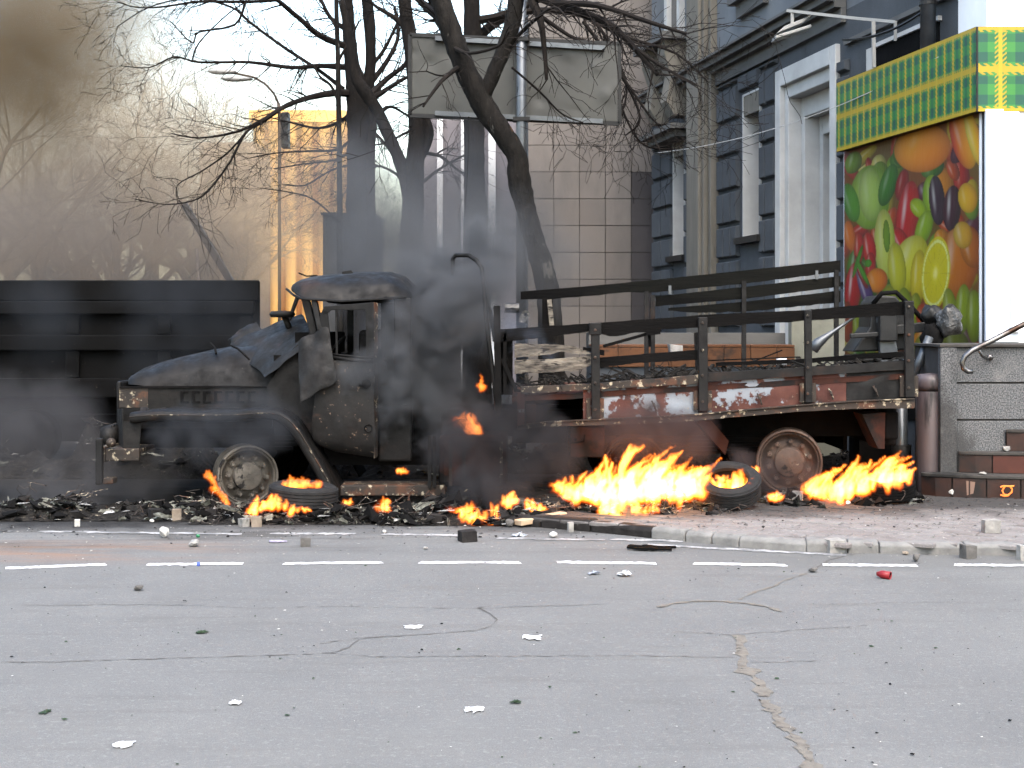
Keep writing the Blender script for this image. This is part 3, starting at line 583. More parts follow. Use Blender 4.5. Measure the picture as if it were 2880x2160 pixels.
mb = MB(); fbox(mb, pt0-.02, pt1+.02, 1.28, 3.86, .181, .20); poster = obj('fruit_poster', mb, M['white_trim'], org=FA(1.7, 1.28, .19)); tag(poster, 'tall poster of printed fruit and vegetables on the shop side wall', 'poster')
pg = paint_grid('printed_sheet', M['print'], FA(pt0, 1.3, .204), FA(pt1, 0, .2)-FA(pt0, 0, .2), (0,0,2.55), 190, 300, fruit_img, poster)

def plaid(su, k=.33):
    def f(U, V):
        a = U*su; sx = a % 1; mid = np.array(srgb(70,170,70)); gr = np.array(srgb(40,140,75)); dk = np.array(srgb(15,105,85)); ye = np.array(srgb(240,205,30))
        v2 = V*2 % 1; col = np.zeros(U.shape+(3,)); col[:] = mid
        bx = (sx < .30); row = (np.abs(v2-.28) < .12) | (np.abs(v2-.74) < .10)
        col[bx ^ row] = gr; col[bx & row] = dk
        band = (np.abs(((V*2+.5) % 1)-.5) < .06) | (V < .04) | (V > .96); near = (np.abs(((V*2+.5) % 1)-.5) < .13)
        hat = np.sin(a*2*np.pi*5+V*90) > .1; col[near & hat] = ye*.85; col[(np.abs(sx-.62) < .15) & (np.sin(a*2*np.pi*7-V*110) > .2)] = ye*.85
        col[band] = ye*.9; col[np.abs(sx-.62) < .05] = ye
        return col*k
    return f
plaid_front = plaid(8.5, .36)
aw = thing('plaid_awning', 'green and yellow plaid fascia board wrapping the shop corner', 'awning', FA(1.6, 3.84, .3))
AZ0, AZ1 = 3.84, 4.70
mb = MB(); fbox(mb, -.02, 3.36, AZ0, AZ1, .205, .30); obj('side_board', mb, M['dark_metal'], aw)
paint_grid('side_print', M['print2'], FA(-.02, AZ0, .304), FA(3.36, 0, 0)-FA(-.02, 0, 0), (0,0,AZ1-AZ0), 760, 130, plaid(19, .36), aw)
c0 = FA(-.03, AZ0, .305)
obj('front_board', MB().box(c0.x+.02, 8.2, c0.y+.02, c0.y+.10, AZ0, AZ1), M['dark_metal'], aw)
paint_grid('front_print', M['print2'], (c0.x+.002, c0.y+.015, AZ0), (3.4, 0, 0), (0,0,AZ1-AZ0), 620, 120, plaid_front, aw)
# floodlight on its bracket arm
fl = thing('floodlight', 'white floodlight hanging from a thin bracket arm above the portal', 'floodlight', FA(4.2, 5.6, .2))
a0 = P(2215, 30, 17.6); a1 = P(2410, 52, 16.9); a2 = P(2520, 62, 16.5)
obj('arm', MB().bar(a0, a1, .05, .035).bar(a1, a2, .05, .035), M['white_metal'], fl)
obj('post', MB().bar(P(2456, 60, 16.7), P(2458, 190, 16.7), .04, .04), M['white_metal'], fl); obj('strut', MB().bar(P(2518, 60, 16.5), P(2518, 115, 16.5), .03, .03), M['white_metal'], fl)
obj('hanger', MB().bar(P(2228, 32, 17.55), P(2228, 68, 17.55), .035, .035, (1,0,0)), M['white_metal'], fl)
h = P(2230, 72, 17.55); mb = MB(); mb.hull([h+Vector((x*.17+z*.05, y*.10, z*.045+x*.07)) for x in (-1,1) for y in (-1,1) for z in (-1,1)]); mb.hull([h+Vector((-.02+x*.22, y*.14, -.10+z*.02+x*.07)) for x in (-1,1) for y in (-1,1) for z in (-1,1)])
obj('lamp_head', mb, M['white_metal'], fl, bevel=.01)
# sagging thin wires in front of the facade
for nm, lb, a, b, sag, yy in (('wire', 'thin wire sagging from the far wing to the awning', (1850,430), (2640,160), 45, (22, 15.2)), ('cable', 'dark cable swagged along the upper wall towards the rain pipe', (2370,112), (2600,30), 22, (16.8, 15.6))):
    pts = [P(a[0]+(b[0]-a[0])*t, a[1]+(b[1]-a[1])*t+4*sag*t*(1-t), yy[0]+(yy[1]-yy[0])*t) for t in np.linspace(0, 1, 20)]
    o = obj(nm, MB().tube(pts, .006 if nm == 'wire' else .016, 5), M['trim'] if nm == 'wire' else M['dark_metal'], org=pts[0]); tag(o, lb, nm)

# granite base wall, curved steps, handrail, scorched pillar
gw = thing('granite_base', 'speckled granite slab wall beside the curved entrance steps', 'wall', (4.8, 13.5, 0))
obj('wall_core', MB().box(4.075, 9, 13.47, 14.38, 0, 1.46), M['joint'], gw)
xs = [4.2, 5.0, 6.0, 7.0]
for i, (z0, z1) in enumerate(((.0,.77),(.78,1.12),(1.13,1.462))):
    for a, b in zip(xs[:-1], xs[1:]): obj('slab', MB().box(a+.003, b-.003, 13.44, 13.475, z0+.003, z1-.003), M['granite'], gw, bevel=.004)
mb = MB(); mb.box(4.04, 4.196, 13.41, 13.49, .0, 1.462); obj('corner_post', mb, M['granite'], gw, bevel=.006)
obj('coping', MB().box(4.03, 9, 13.40, 14.39, 1.464, 1.493), M['step_stone'], gw, bevel=.006)
st = thing('entrance_steps', 'curved soot stained entrance steps with brown tiled risers', 'steps', (5, 13.2, 0))
def stepfront(x0, xr, y0, dpt, n=12):
    out = []
    for k in range(n+1):
        t = k/n; out.append((x0+(xr-x0)*(t**1.6 if True else t), y0-dpt*math.sin(min(1, t*1.6)*math.pi/2)))
    return out
for si, (x0, y0, dpt, z0, z1) in enumerate(((3.86,13.40,.36,KZ-.01,.285),(4.215,13.41,.17,.29,.485),(4.66,13.42,.09,.49,.69))):
    fr = stepfront(x0, 7.0, y0, dpt, 24)
    # riser core
    core = [Vector((x, y+.03, z0)) for x, y in fr]+[Vector((7.0, 13.43, z0)), Vector((x0+.02, 13.43, z0))]
    if si: core = [Vector((p_.x, min(p_.y, 13.43), z0)) for p_ in core]
    s_o = obj('step', MB().prism(core, (0,0,z1-z0-.033)), M['joint'], st)
    tre = [Vector((x-.01, y-.025, z1-.03)) for x, y in fr]+[Vector((7.0, 13.432, z1-.03)), Vector((x0-.0, 13.432, z1-.03))]
    obj('tread', MB().prism(tre, (0,0,.03)), M['step_stone'], s_o, bevel=.006)
    # riser tiles following the curve
    acc = 0; poly = [Vector((x, y, 0)) for x, y in fr]; cum = [0]
    for a, b in zip(poly[:-1], poly[1:]): cum.append(cum[-1]+(b-a).length)
    def along(s__):
        for k in range(len(cum)-1):
            if s__ <= cum[k+1]: t = (s__-cum[k])/(cum[k+1]-cum[k]); return poly[k].lerp(poly[k+1], t)
        return poly[-1]
    tl = .30; k = 0
    while (k+1)*tl < min(cum[-1], 2.2):
        p_, q_ = along(k*tl+.005), along((k+1)*tl-.005); mid = along((k+.5)*tl); dirn = (q_-p_).normalized(); nn = Vector((dirn.y, -dirn.x, 0))
        zt = z1-.034; mm = M['step_tile']
        if si == 0 and k == 2: mm = M['step_pink'] if False else M['step_tile']
        if si == 0 and k in (3, 4): mm = M['step_red'] if k == 4 else M['step_tile']
        if si == 1 and k in (1, 3): mm = M['step_red']
        mb = MB(); rows = [[x_+nn*of+Vector((0,0,zz)) for x_ in (p_, mid, q_)] for of, zz in ((-.01, z0), (.015, z0), (.015, zt), (-.01, zt))]
        mb.grid(rows); tobj = obj('riser_tile', mb, mm, s_o); 
        if si == 0 and k == 1:
            mb = MB(); e = p_.lerp(q_, .45); mb.add([p_.lerp(q_, .42)+nn*.02+Vector((0,0,z0+.02)), p_.lerp(q_, .62)+nn*.02+Vector((0,0,z0+.04)), p_.lerp(q_, .68)+nn*.02+Vector((0,0,zt-.03)), p_.lerp(q_, .40)+nn*.02+Vector((0,0,zt-.02))], [(0,1,2,3)]); obj('bare_patch', mb, M['step_pink'], s_o)
        k += 1
# orange scrawl on the lowest riser: a bar over a loop
q = P(2832, 1382, 13.02); mk = [(-18,-12),(-8,-15),(6,-14),(20,-15)]; mk2 = [(-6,-14),(-13,-2),(-8,9),(4,10),(13,3),(15,-6),(10,-12)]; mk3 = [(-18,10),(-6,13),(6,11)]
mb = MB()
for s_ in (mk, mk2, mk3): mb.tube([q+Vector((a*.0033, 0, -b*.0033)) for a, b in s_], .008, 5)
yf = 13.04-.015
for v in mb.v: v.y = yf-.004+(v.y-q.y)*.3
o = obj('scrawl', mb, M['orange_paint'], st)
# scorched half-round pillar with cushion top
pc = P(2616, 1100, 13.62); mb = MB(); mb.lathe([(.128,.05),(.132,.2),(.132,1.02),(.128,1.04)], (pc.x, pc.y, 0), 'Z', 24); pil = obj('scorched_pillar', mb, M['pillar'], org=(pc.x, pc.y, 0), smooth=True); tag(pil, 'round mauve scorched pillar between truck tail and granite wall', 'pillar')
mb = MB(); mb.lathe([(.0,1.045),(.125,1.045),(.145,1.09),(.145,1.15),(.12,1.20),(.0,1.215)], (pc.x, pc.y, 0), 'Z', 24); obj('cushion_top', mb, M['pillar'], pil, smooth=True)
pc2 = P(2535, 1200, 13.9); mb = MB(); mb.lathe([(.0,.0),(.06,.0),(.06,1.0),(.0,1.0)], (pc2.x, pc2.y, 0), 'Z', 16); po = obj('bollard_post', mb, M['galv'], org=(pc2.x, pc2.y, 0), smooth=True); tag(po, 'short grey post half hidden behind the truck tail', 'post')
mb = MB(); mb.lathe([(.0,.30),(.075,.30),(.095,.36),(.095,.50),(.08,.505)], (pc2.x, pc2.y, 0), 'Z', 16); obj('bucket', mb, M['char'], po, smooth=True)
# handrail
pts = [P(2960, 868, 13.2), P(2880, 912, 13.2), P(2790, 958, 13.2), P(2735, 985, 13.2), P(2714, 1002, 13.2), P(2706, 1020, 13.2), P(2710, 1036, 13.2), P(2722, 1045, 13.2), P(2735, 1044, 13.2)]
hr = obj('handrail', MB().tube(pts, .026, 12), M['steel'], org=pts[4], smooth=True); tag(hr, 'bent steel handrail with hooked end over the granite wall', 'handrail')
pts = [P(2754, 985, 13.2), P(2762, 1002, 13.25), P(2776, 1009, 13.35), P(2785, 1005, 13.43)]
obj('wall_bracket', MB().tube(pts, .012, 8).lathe([(.0,-.02),(.028,-.02),(.028,.0)], (pts[-1].x, 13.44, pts[-1].z), 'Y', 12), M['steel'], hr, smooth=True)

# raised door landing with terracotta tiles, visible through the truck bed
ld = thing('door_landing', 'raised landing with terracotta tile edge behind the truck bed', 'landing', (2.2, 16.6, 0))
lx0, lx1, lz = .9, P(2236, 970, 16.1).x, 1.45
obj('landing_core', MB().box(lx0, lx1-.01, 16.13, 17.2, 0, lz-.03), M['stucco'], ld)
k = 0; x = lx0
while x < lx1-.05:
    x2 = min(x+.30, lx1); obj('edge_tile', MB().box(x+.003, x2-.003, 16.10, 16.65, lz-.03, lz), M['terracotta'], ld, bevel=.006); obj('face_tile', MB().box(x+.003, x2-.003, 16.10, 16.128, lz-.25, lz-.034), M['terracotta'], ld, bevel=.004); x = x2
obj('back_upstand', MB().box(lx0, lx1+.0, 16.67, 17.25, lz-.028, lz+.13), M['cornice'], ld)
pw_ = obj('low_green_wall', MB().box(lx1+.02, P(2376, 950, 16.4).x, 16.40, 16.6, 0, P(2300, 880, 16.4).z), M['grey_wall_low']); tag(pw_, 'stained pale green wall panel between landing and poster', 'wall')
pw_['kind'] = 'thing'

# ------------------------------------------------------------------ buildings behind
tb = thing('tiled_building', 'building clad in large pinkish brown square tiles behind the trees', 'building', (1.5, 27.3, 0))
bx0, bx1 = P(1484, 0, 27.3).x, P(1775, 0, 27.3).x
obj('wall_core', MB().box(bx0+.01, bx1+1.6, 27.34, 34, 0, 12), M['joint'], tb)
tw = .495; nrow = 17
zz = -.02
for r_ in range(nrow):
    x = bx1
    while x > bx0+.05:
        x2 = max(x-tw, bx0); z0 = zz+r_*.515
        obj('tile', MB().box(x2+.006, x-.006, 27.30, 27.338, z0+.006, z0+.509), M['tile_pink'], tb); x = x2
for r_ in range(nrow*1):
    z0 = zz+r_*.515
    mm = M['tile_dark'] if z0 < 4.35 else M['tile_pink']
    obj('tile', MB().box(bx1+.006, bx1+.60, 27.32, 27.338, z0+.006, z0+.509), mm, tb); obj('tile', MB().box(bx1+.612, bx1+1.2, 27.32, 27.338, z0+.006, z0+.509), mm, tb)
pb = thing('pale_building', 'pale lilac building with white pilaster strips far behind the trees', 'building', (-.5, 38, 0))
q0, q1 = P(1180, 0, 38).x, P(1500, 0, 38).x
obj('wall', MB().box(q0, q1, 38, 44, 0, P(0, 190, 38).z), M['lilac'], pb)
for a, b in ((1230,1246),(1297,1305),(1374,1394),(1476,1492)): obj('pilaster_strip', MB().box(P(a,0,38).x, P(b,0,38).x, 37.85, 37.99, 0, P(0, 190, 38).z+.02), M['white_wall'], pb)
for a, b in ((1250,1292),(1310,1370),(1400,1470)):
    for z0 in (1.5, 4.2, 6.4): obj('window', MB().box(P(a+6,0,38).x, P(b-6,0,38).x, 37.96, 37.99, z0, z0+1.5), M['lilac'], pb)
ob = thing('glow_painted_building', 'ochre building with tall columns, sun glow painted into its colour', 'building', (-9, 62, 0))
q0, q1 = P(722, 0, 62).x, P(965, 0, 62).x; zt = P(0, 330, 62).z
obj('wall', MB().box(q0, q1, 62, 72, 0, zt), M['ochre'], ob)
for a in (728, 772, 818, 864, 912, 952): obj('column', MB().lathe([(.24,0),(.24,zt-.6),(.32,zt-.5),(.32,zt-.3)], (P(a,0,61.6).x, 61.6, 0), 'Z', 12), M['ochre_glow'], ob, smooth=True)
obj('cornice', MB().box(q0-.2, q1+.2, 61.2, 62, zt-.3, zt+.2), M['ochre_glow'], ob)
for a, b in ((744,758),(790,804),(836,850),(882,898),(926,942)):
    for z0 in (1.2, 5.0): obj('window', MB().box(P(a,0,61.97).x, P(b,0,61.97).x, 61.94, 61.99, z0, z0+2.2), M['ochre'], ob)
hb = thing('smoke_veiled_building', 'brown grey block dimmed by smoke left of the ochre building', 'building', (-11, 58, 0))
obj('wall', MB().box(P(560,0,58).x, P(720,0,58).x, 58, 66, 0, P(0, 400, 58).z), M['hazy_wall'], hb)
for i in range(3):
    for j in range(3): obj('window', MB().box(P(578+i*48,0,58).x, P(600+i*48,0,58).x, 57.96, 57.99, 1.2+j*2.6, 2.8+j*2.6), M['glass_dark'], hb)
kb = thing('kiosk', 'plain grey box kiosk at the foot of the tree trunks', 'kiosk', P(980, 1000, 24.5))
k0, k1 = P(908, 0, 25).x, P(1050, 0, 25).x
obj('body', MB().box(k0, k1, 25, 27, 0, P(0, 604, 25).z), M['kiosk'], kb); obj('roof_edge', MB().box(k0-.03, k1+.03, 24.95, 27.03, P(0, 604, 25).z, P(0, 598, 25).z), M['dark_metal'], kb)
# ------------------------------------------------------------------ trees
def grow(mb, p, d, L, r, lev, rr, droop=.10, spread=.75, kids=(2,4), nseg=4, up=0.0):
    pts = [p.copy()]; rad = [r]; d = d.normalized()
    for k in range(nseg):
        d = (d+Vector((rr.gauss(0,.16), rr.gauss(0,.16), rr.gauss(0,.12)-droop+up))).normalized()
        pts.append(pts[-1]+d*(L/nseg)); rad.append(max(.0036, r*(1-.8*(k+1)/nseg)))
    mb.tube(pts, rad, 5 if r > .03 else 3, cap=False)
    if lev <= 0: return
    for _ in range(rr.randint(*kids)):
        k = rr.randint(1, nseg); a = (pts[k]-pts[k-1]).normalized()
        s_ = Vector((rr.gauss(0,1), rr.gauss(0,.8), rr.gauss(0,1))); s_ = (s_-a*s_.dot(a)).normalized()
        grow(mb, pts[k], a*(1-spread*.5)+s_*spread, L*rr.uniform(.42,.72), rad[k]*.62, lev-1, rr, droop, spread, kids, nseg, up)
def smooth_path(pts, n=4):
    out = []
    P_ = [pts[0]]+list(pts)+[pts[-1]]
    for i in range(1, len(P_)-2):
        for k in range(n):
            t = k/n; a, b, c, d = [np.array(x, float) for x in P_[i-1:i+3]]
            out.append(tuple(.5*((2*b)+(c-a)*t+(2*a-5*b+4*c-d)*t*t+(3*b-a-3*c+d)*t**3)))
    out.append(tuple(map(float, pts[-1]))); return out
def tree(name, label, Yt, trunks, limbs, m, seed, twigs=1.0, lo=0):
    """trunks / limbs: lists of (px, py, width px[, depth offset]) polylines"""
    rr = random.Random(seed); base = P(trunks[0][0][0], 0, Yt); t = thing(name, label, 'tree', (base.x, Yt, 0))
    for tr in trunks:
        q = smooth_path([(x, y, w_, (rest_[0] if rest_ else 0)) for x, y, w_, *rest_ in tr], 5); mb = MB(); pts = [P(x, y, Yt+d_) for x, y, w_, d_ in q]; rad = [w_/2/FPX*Yt for x, y, w_, d_ in q]
        mb.tube(pts, rad, 14, jit=.07); obj('trunk', mb, m, t, smooth=True)
    mb = MB()
    for li in limbs:
        q = smooth_path([(x, y, w_, (rest_[0] if rest_ else 0)) for x, y, w_, *rest_ in li], 4); pts = [P(x, y, Yt+d_) for x, y, w_, d_ in q]; rad = [max(.004, w_/2/FPX*Yt) for x, y, w_, d_ in q]
        mb.tube(pts, rad, 7, jit=.08)
        n = len(pts); tot = sum((b-a).length for a, b in zip(pts[:-1], pts[1:]))
        for _ in range(int(tot*7.5*twigs)):
            k = rr.randint(max(1, n//5), n-1); a = (pts[k]-pts[k-1]).normalized(); s_ = Vector((rr.gauss(0,1), rr.gauss(0,.8), rr.gauss(-.1,1))); s_ = (s_-a*s_.dot(a)).normalized()
            L = rr.uniform(.35, .95)*(1.15 if k > n*.6 else .8)
            grow(mb, pts[k], a*.75+s_*.65, L, min(rad[k]*.5, .016), 2, rr, .05, .7, (1,3), 4)
    obj('crown', mb, M['twig'], t)
    return t
tree('leaning_tree', 'nearest tree, its scarred trunk leaning left and forking in front of the sign', 16.9,
     [[(1556,1250,74),(1550,960,72),(1542,830,66),(1522,740,62),(1498,660,58),(1480,590,56),(1462,515,64),(1452,440,58),(1420,385,60),(1362,300,64),(1318,215,62),(1280,120,60),(1252,40,58),(1225,-60,54),(1200,-220,48)],
      [(1352,290,38),(1385,215,42),(1412,150,42),(1440,70,46),(1452,-10,46),(1462,-160,40)]],
     [[(1262,70,30),(1200,20,22,.4),(1120,-60,14,.8)], [(1300,180,16),(1240,230,11,-.4),(1190,300,6,-.6)], [(1448,110,12),(1500,60,10,-.5),(1560,20,8,-.8),(1600,60,5,-1)],
      [(1270,130,14),(1320,150,10,-.4),(1400,130,8,-.7),(1430,90,5,-.8)], [(1495,0,26,-.2),(1520,60,20,-.3),(1530,130,15,-.3),(1537,225,10,-.3)],
      [(1450,-40,34),(1560,10,26,-.4),(1700,60,20,-.8),(1780,130,16,-1.0),(1850,210,12,-1.2)], [(1560,10,20,-.4),(1680,15,16,-.9),(1820,60,12,-1.3),(1930,95,8,-1.6)],
      [(1780,130,12,-1),(1850,180,9,-1.2),(1960,240,6,-1.4)], [(1440,190,7),(1520,260,6,.3),(1580,320,5,.5),(1640,345,4,.6)]], M['bark_grey'], 3, .85)
tree('straight_tree', 'straight dark trunk rising right behind the sign board', 20.5,
     [[(1344,1200,84),(1342,860,76),(1338,640,66),(1335,520,60),(1334,400,57),(1332,260,55),(1330,120,50),(1326,0,44),(1322,-200,38)]],
     [[(1330,120,30),(1400,60,26,.3),(1500,30,20,.8),(1640,45,14,1.2),(1760,110,10,1.4)], [(1330,60,26),(1420,40,22),(1560,-20,16,.4)], [(1332,200,24),(1270,120,18,.3),(1220,40,14,.6),(1200,-60,10)],
      [(1500,30,15,.8),(1600,100,11,.7),(1700,150,9,.5),(1830,330,6,.4),(1870,350,4,.4)], [(1640,60,12,1.0),(1740,200,9,.9),(1800,330,7,.8),(1760,380,4,.8)], [(1700,100,10,1.0),(1730,250,8,.9),(1800,400,6,.8),(1900,420,4,.8)], [(1600,20,14,.8),(1750,100,10,.6),(1900,150,7,.4),(1990,230,4,.3)], [(1560,-10,14,.4),(1680,70,10,.5),(1760,230,7,.5),(1745,330,5,.5)]], M['bark'], 5, 1.0)
tree('forked_tree', 'middle tree with one limb slanting left from low on its trunk', 22.5,
     [[(1160,1160,92),(1158,820,78),(1158,660,66),(1163,560,58),(1168,450,54),(1175,370,50),(1165,220,44),(1150,90,40),(1136,-10,36),(1125,-180,30)],
      [(1150,560,36),(1130,470,36),(1095,385,34),(1060,310,34),(1030,262,36),(1000,215,30),(985,120,24),(960,0,18)], [(1185,440,26),(1205,380,30),(1195,300,22),(1215,220,18),(1230,100,14)]],
     [[(1040,270,22),(1090,220,16,.3),(1140,180,12,.5),(1180,100,8,.6)], [(1045,280,18),(1075,260,15),(1130,225,10),(1200,190,6)], [(1065,320,16),(1100,300,9,.2),(1160,330,6,.4),(1230,330,4)], [(1150,520,12),(1100,480,8),(1050,470,6),(980,520,4)],
      [(1190,430,12),(1240,440,9,.3),(1290,480,7,.5),(1350,500,4,.6)], [(1180,520,11),(1230,480,8),(1280,450,6),(1340,420,4)], [(1150,90,20),(1110,50,14),(1060,20,9),(1020,-20,6)], [(1200,360,10),(1150,370,8),(1090,400,6),(1040,410,4)]], M['bark'], 8, 1.1)
tree('broad_tree', 'leftmost dark tree with twin stems and long drooping branches', 24.5,
     [[(1000,1160,92),(1002,760,74),(1003,620,64),(1004,520,58),(1006,400,58),(1010,310,70),(1006,250,66),(990,180,44),(982,90,36),(975,0,34),(965,-160,28)],
      [(1042,760,30),(1042,560,28),(1040,430,30),(1045,340,30),(1035,260,36),(1042,180,30),(1040,80,32),(1030,-20,30),(1020,-160,24)]],
     [[(1000,262,26),(940,262,20,-.3),(870,275,16,-.7),(800,300,13,-1.1),(735,340,10,-1.4),(660,372,7,-1.6),(560,388,5,-1.7),(480,375,3,-1.8)],
      [(800,300,10,-1.1),(735,345,8,-1.2),(690,375,7,-1.4),(650,450,6,-1.5),(600,520,5,-1.6),(555,560,4,-1.7),(470,575,3,-1.8),(380,560,2.5,-1.9)],
      [(690,375,6,-1.4),(640,430,5,-1.0),(570,480,4,-.8),(500,520,3,-.6),(500,570,2,-.6)],
      [(985,190,20),(900,185,15,.3),(820,190,12,.6),(700,175,9,.9),(560,175,7,1.2),(490,160,5,1.3),(420,190,3.5,1.4),(340,185,2.5,1.4)],
      [(975,130,22),(900,100,17,-.3),(840,50,14,-.6),(780,0,12,-.9),(700,-60,9,-1.1)],
      [(965,250,14,.2),(900,200,11,.4),(780,120,9,.8),(700,60,8,1.0),(650,20,7,1.2),(540,-5,5,1.4),(420,20,4,1.5),(330,75,2.5,1.6)],
      [(780,0,10,-.9),(690,5,9,-.9),(560,5,7,-.8),(450,20,5,-.8),(380,20,3.5,-.7),(330,5,2.5,-.7)],
      [(690,5,8,-.9),(660,70,6,-.9),(560,90,5,-.9),(540,120,4,-.9),(480,60,3,-.9)],
      [(1005,300,14),(960,340,11,.3),(900,360,8,.6),(840,350,6,.8),(760,330,4,1)], [(1000,380,10),(950,420,8,-.4),(870,425,6,-.7),(780,430,4,-.9),(700,445,3,-1)], [(1000,420,9),(940,450,7,.4),(860,460,5,.8),(770,475,3,1)],
      [(1000,460,8),(930,480,6,.3),(860,520,5,.5),(800,520,3,.6)], [(1045,230,18),(1090,170,14,.3),(1120,100,11,.5),(1110,20,9,.6)], [(1048,180,14),(1080,140,10),(1120,60,8),(1160,-30,6)], [(950,620,6),(880,560,5),(810,540,4),(740,530,2.5)],
      [(1020,360,12),(1060,380,9),(1100,430,7),(1130,500,4)], [(985,90,16),(930,50,12,.2),(900,-10,9,.3)], [(540,175,6,1.2),(560,120,5,1.3),(640,40,4,1.4),(700,0,4,1.5)]], M['bark'], 13, .95)
# slim young tree beside it
tree('slim_tree', 'slim pale straight stem just left of the broad tree', 23.6, [[(957,1150,20),(956,760,17),(955,560,16),(954,400,15),(952,280,15),(950,150,14),(946,20,13),(944,-120,10)]],
     [[(954,290,10),(930,240,8),(900,215,6),(880,180,4)], [(952,170,9),(980,120,7),(1010,60,5)], [(950,90,8),(920,30,6),(880,-20,4)]], M['bark_grey'], 21, .8)

# bare trees far left, beyond the smoke
def far_tree_mesh(seed, H):
    rr = random.Random(seed); tk = MB(); tk.tube([Vector((0,0,0)), Vector((rr.gauss(0,.1),0,H*.16)), Vector((rr.gauss(0,.2),0,H*.34))], [.24,.19,.15], 8)
    cr = MB(); top = tk.v[-1].copy(); top = Vector((sum(v.x for v in tk.v[-8:])/8, 0, H*.33))
    for k in range(7):
        a = 2*math.pi*k/7+rr.uniform(-.4,.4); d = Vector((math.cos(a)*.65, math.sin(a)*.65, .9+rr.uniform(-.2,.4)))
        grow(cr, top-Vector((0,0,rr.uniform(0,.12)*H)), d, H*rr.uniform(.34,.5), .085, 5, rr, -.02, .62, (3,4), 4, .04)
    grow(cr, top, Vector((0,0,1)), H*.5, .12, 4, rr, -.02, .6, (3,5), 4, .03)
    zt_ = max(v.z for v in cr.v)/H
    for v in cr.v+tk.v: v.z /= zt_; v.x *= 1.1; v.y *= 1.1
    return tk, cr
far = []
for sd_ in (31, 32, 33):
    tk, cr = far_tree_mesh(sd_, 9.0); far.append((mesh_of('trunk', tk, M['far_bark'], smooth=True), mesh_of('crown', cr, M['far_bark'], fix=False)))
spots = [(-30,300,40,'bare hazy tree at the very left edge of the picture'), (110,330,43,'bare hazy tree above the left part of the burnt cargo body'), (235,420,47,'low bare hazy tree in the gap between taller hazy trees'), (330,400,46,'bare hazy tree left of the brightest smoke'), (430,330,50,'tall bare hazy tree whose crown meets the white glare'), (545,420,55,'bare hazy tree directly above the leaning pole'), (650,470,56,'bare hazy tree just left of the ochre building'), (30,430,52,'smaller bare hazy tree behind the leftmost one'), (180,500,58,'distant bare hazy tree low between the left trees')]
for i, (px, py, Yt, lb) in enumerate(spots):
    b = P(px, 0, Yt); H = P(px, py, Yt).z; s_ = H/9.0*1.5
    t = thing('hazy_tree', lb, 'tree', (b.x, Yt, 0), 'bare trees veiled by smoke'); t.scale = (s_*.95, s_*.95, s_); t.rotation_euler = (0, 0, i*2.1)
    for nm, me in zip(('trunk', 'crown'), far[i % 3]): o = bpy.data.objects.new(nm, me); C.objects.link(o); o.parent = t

# ------------------------------------------------------------------ sign board, poles, lamps
YS = 18.6
sg = thing('sign_board', 'back of a wide weathered metal sign board fixed to a galvanised pole', 'sign', P(1464, 1200, YS))
def sp(px, py, d=0): return P(px, py, YS+d)
tl, tr_, br, bl = (1153,98), (1742,124), (1742,348), (1152,325)
def sl_(u, v): x = tl[0]+(tr_[0]-tl[0])*u; return (x, (tl[1]+(tr_[1]-tl[1])*u)*(1-v)+(bl[1]+(br[1]-bl[1])*u)*v)
rr = random.Random(5); dents = [(rr.random(), rr.random(), rr.uniform(.03,.09), rr.uniform(-.02,.02)) for _ in range(26)]
for h0, h1 in ((0,.525),(.53,1)):
    rows = []
    for j in range(24):
        row = []
        for i in range(36):
            u = h0+(h1-h0)*i/35; v = j/23; dd = sum(a_*math.exp(-(((u-x_)*2.4)**2+(v-y_)**2)/r_**2) for x_, y_, r_, a_ in dents); row.append(sp(*sl_(u, v), dd+.012*math.sin(u*5)))
        rows.append(row)
    obj('panel', MB().grid(rows), M['sign'], sg, smooth=True, solid=.012)
mb = MB()
for (a, b) in (((.0,.0),(1,.0)), ((0,1),(1,1)), ((0,0),(0,1)), ((1,0),(1,1))): mb.bar(sp(*sl_(*a), -.0), sp(*sl_(*b), -.0), .05, .05, (0,1,0))
obj('frame', mb, M['dark_metal'], sg)
mb = MB(); mb.bar(sp(*sl_(.12,.03), -.06), sp(*sl_(.93,.06), -.06), .06, .06); mb.bar(sp(*sl_(.12,.96), -.06), sp(*sl_(.92,.98), -.06), .06, .06); loose('rail', mb, M['galv'], sg)
p0 = sp(1466, 0, -.18); pole = MB().tube([Vector((p0.x, p0.y, 0)), Vector((p0.x, p0.y, 8))], .067, 18); po = obj('pole', pole, M['galv'], sg, smooth=True)
mb = MB()
for v in (112, 336): c_ = sp(1466, v, -.18); mb.box(c_.x-.11, c_.x+.11, c_.y-.08, c_.y+.1, c_.z-.025, c_.z+.025)
loose('clamp', mb, M['dark_metal'], po)
lp = obj('leaning_pole', MB().bar(P(518, 575, 31), P(672, 830, 31), .14, .14, (0,1,0)), M['dark_metal'], org=P(672, 1000, 31)); tag(lp, 'dark square pole leaning to the left in the smoke', 'pole')
mb = MB().bar(P(553, 700, 30), P(561, 800, 30), .06, .06, (0,1,0)); o = obj('marker_post', mb, M['hazy_wall'], org=P(561, 860, 30)); tag(o, 'short pale marker post in the smoke left of the leaning pole', 'post')
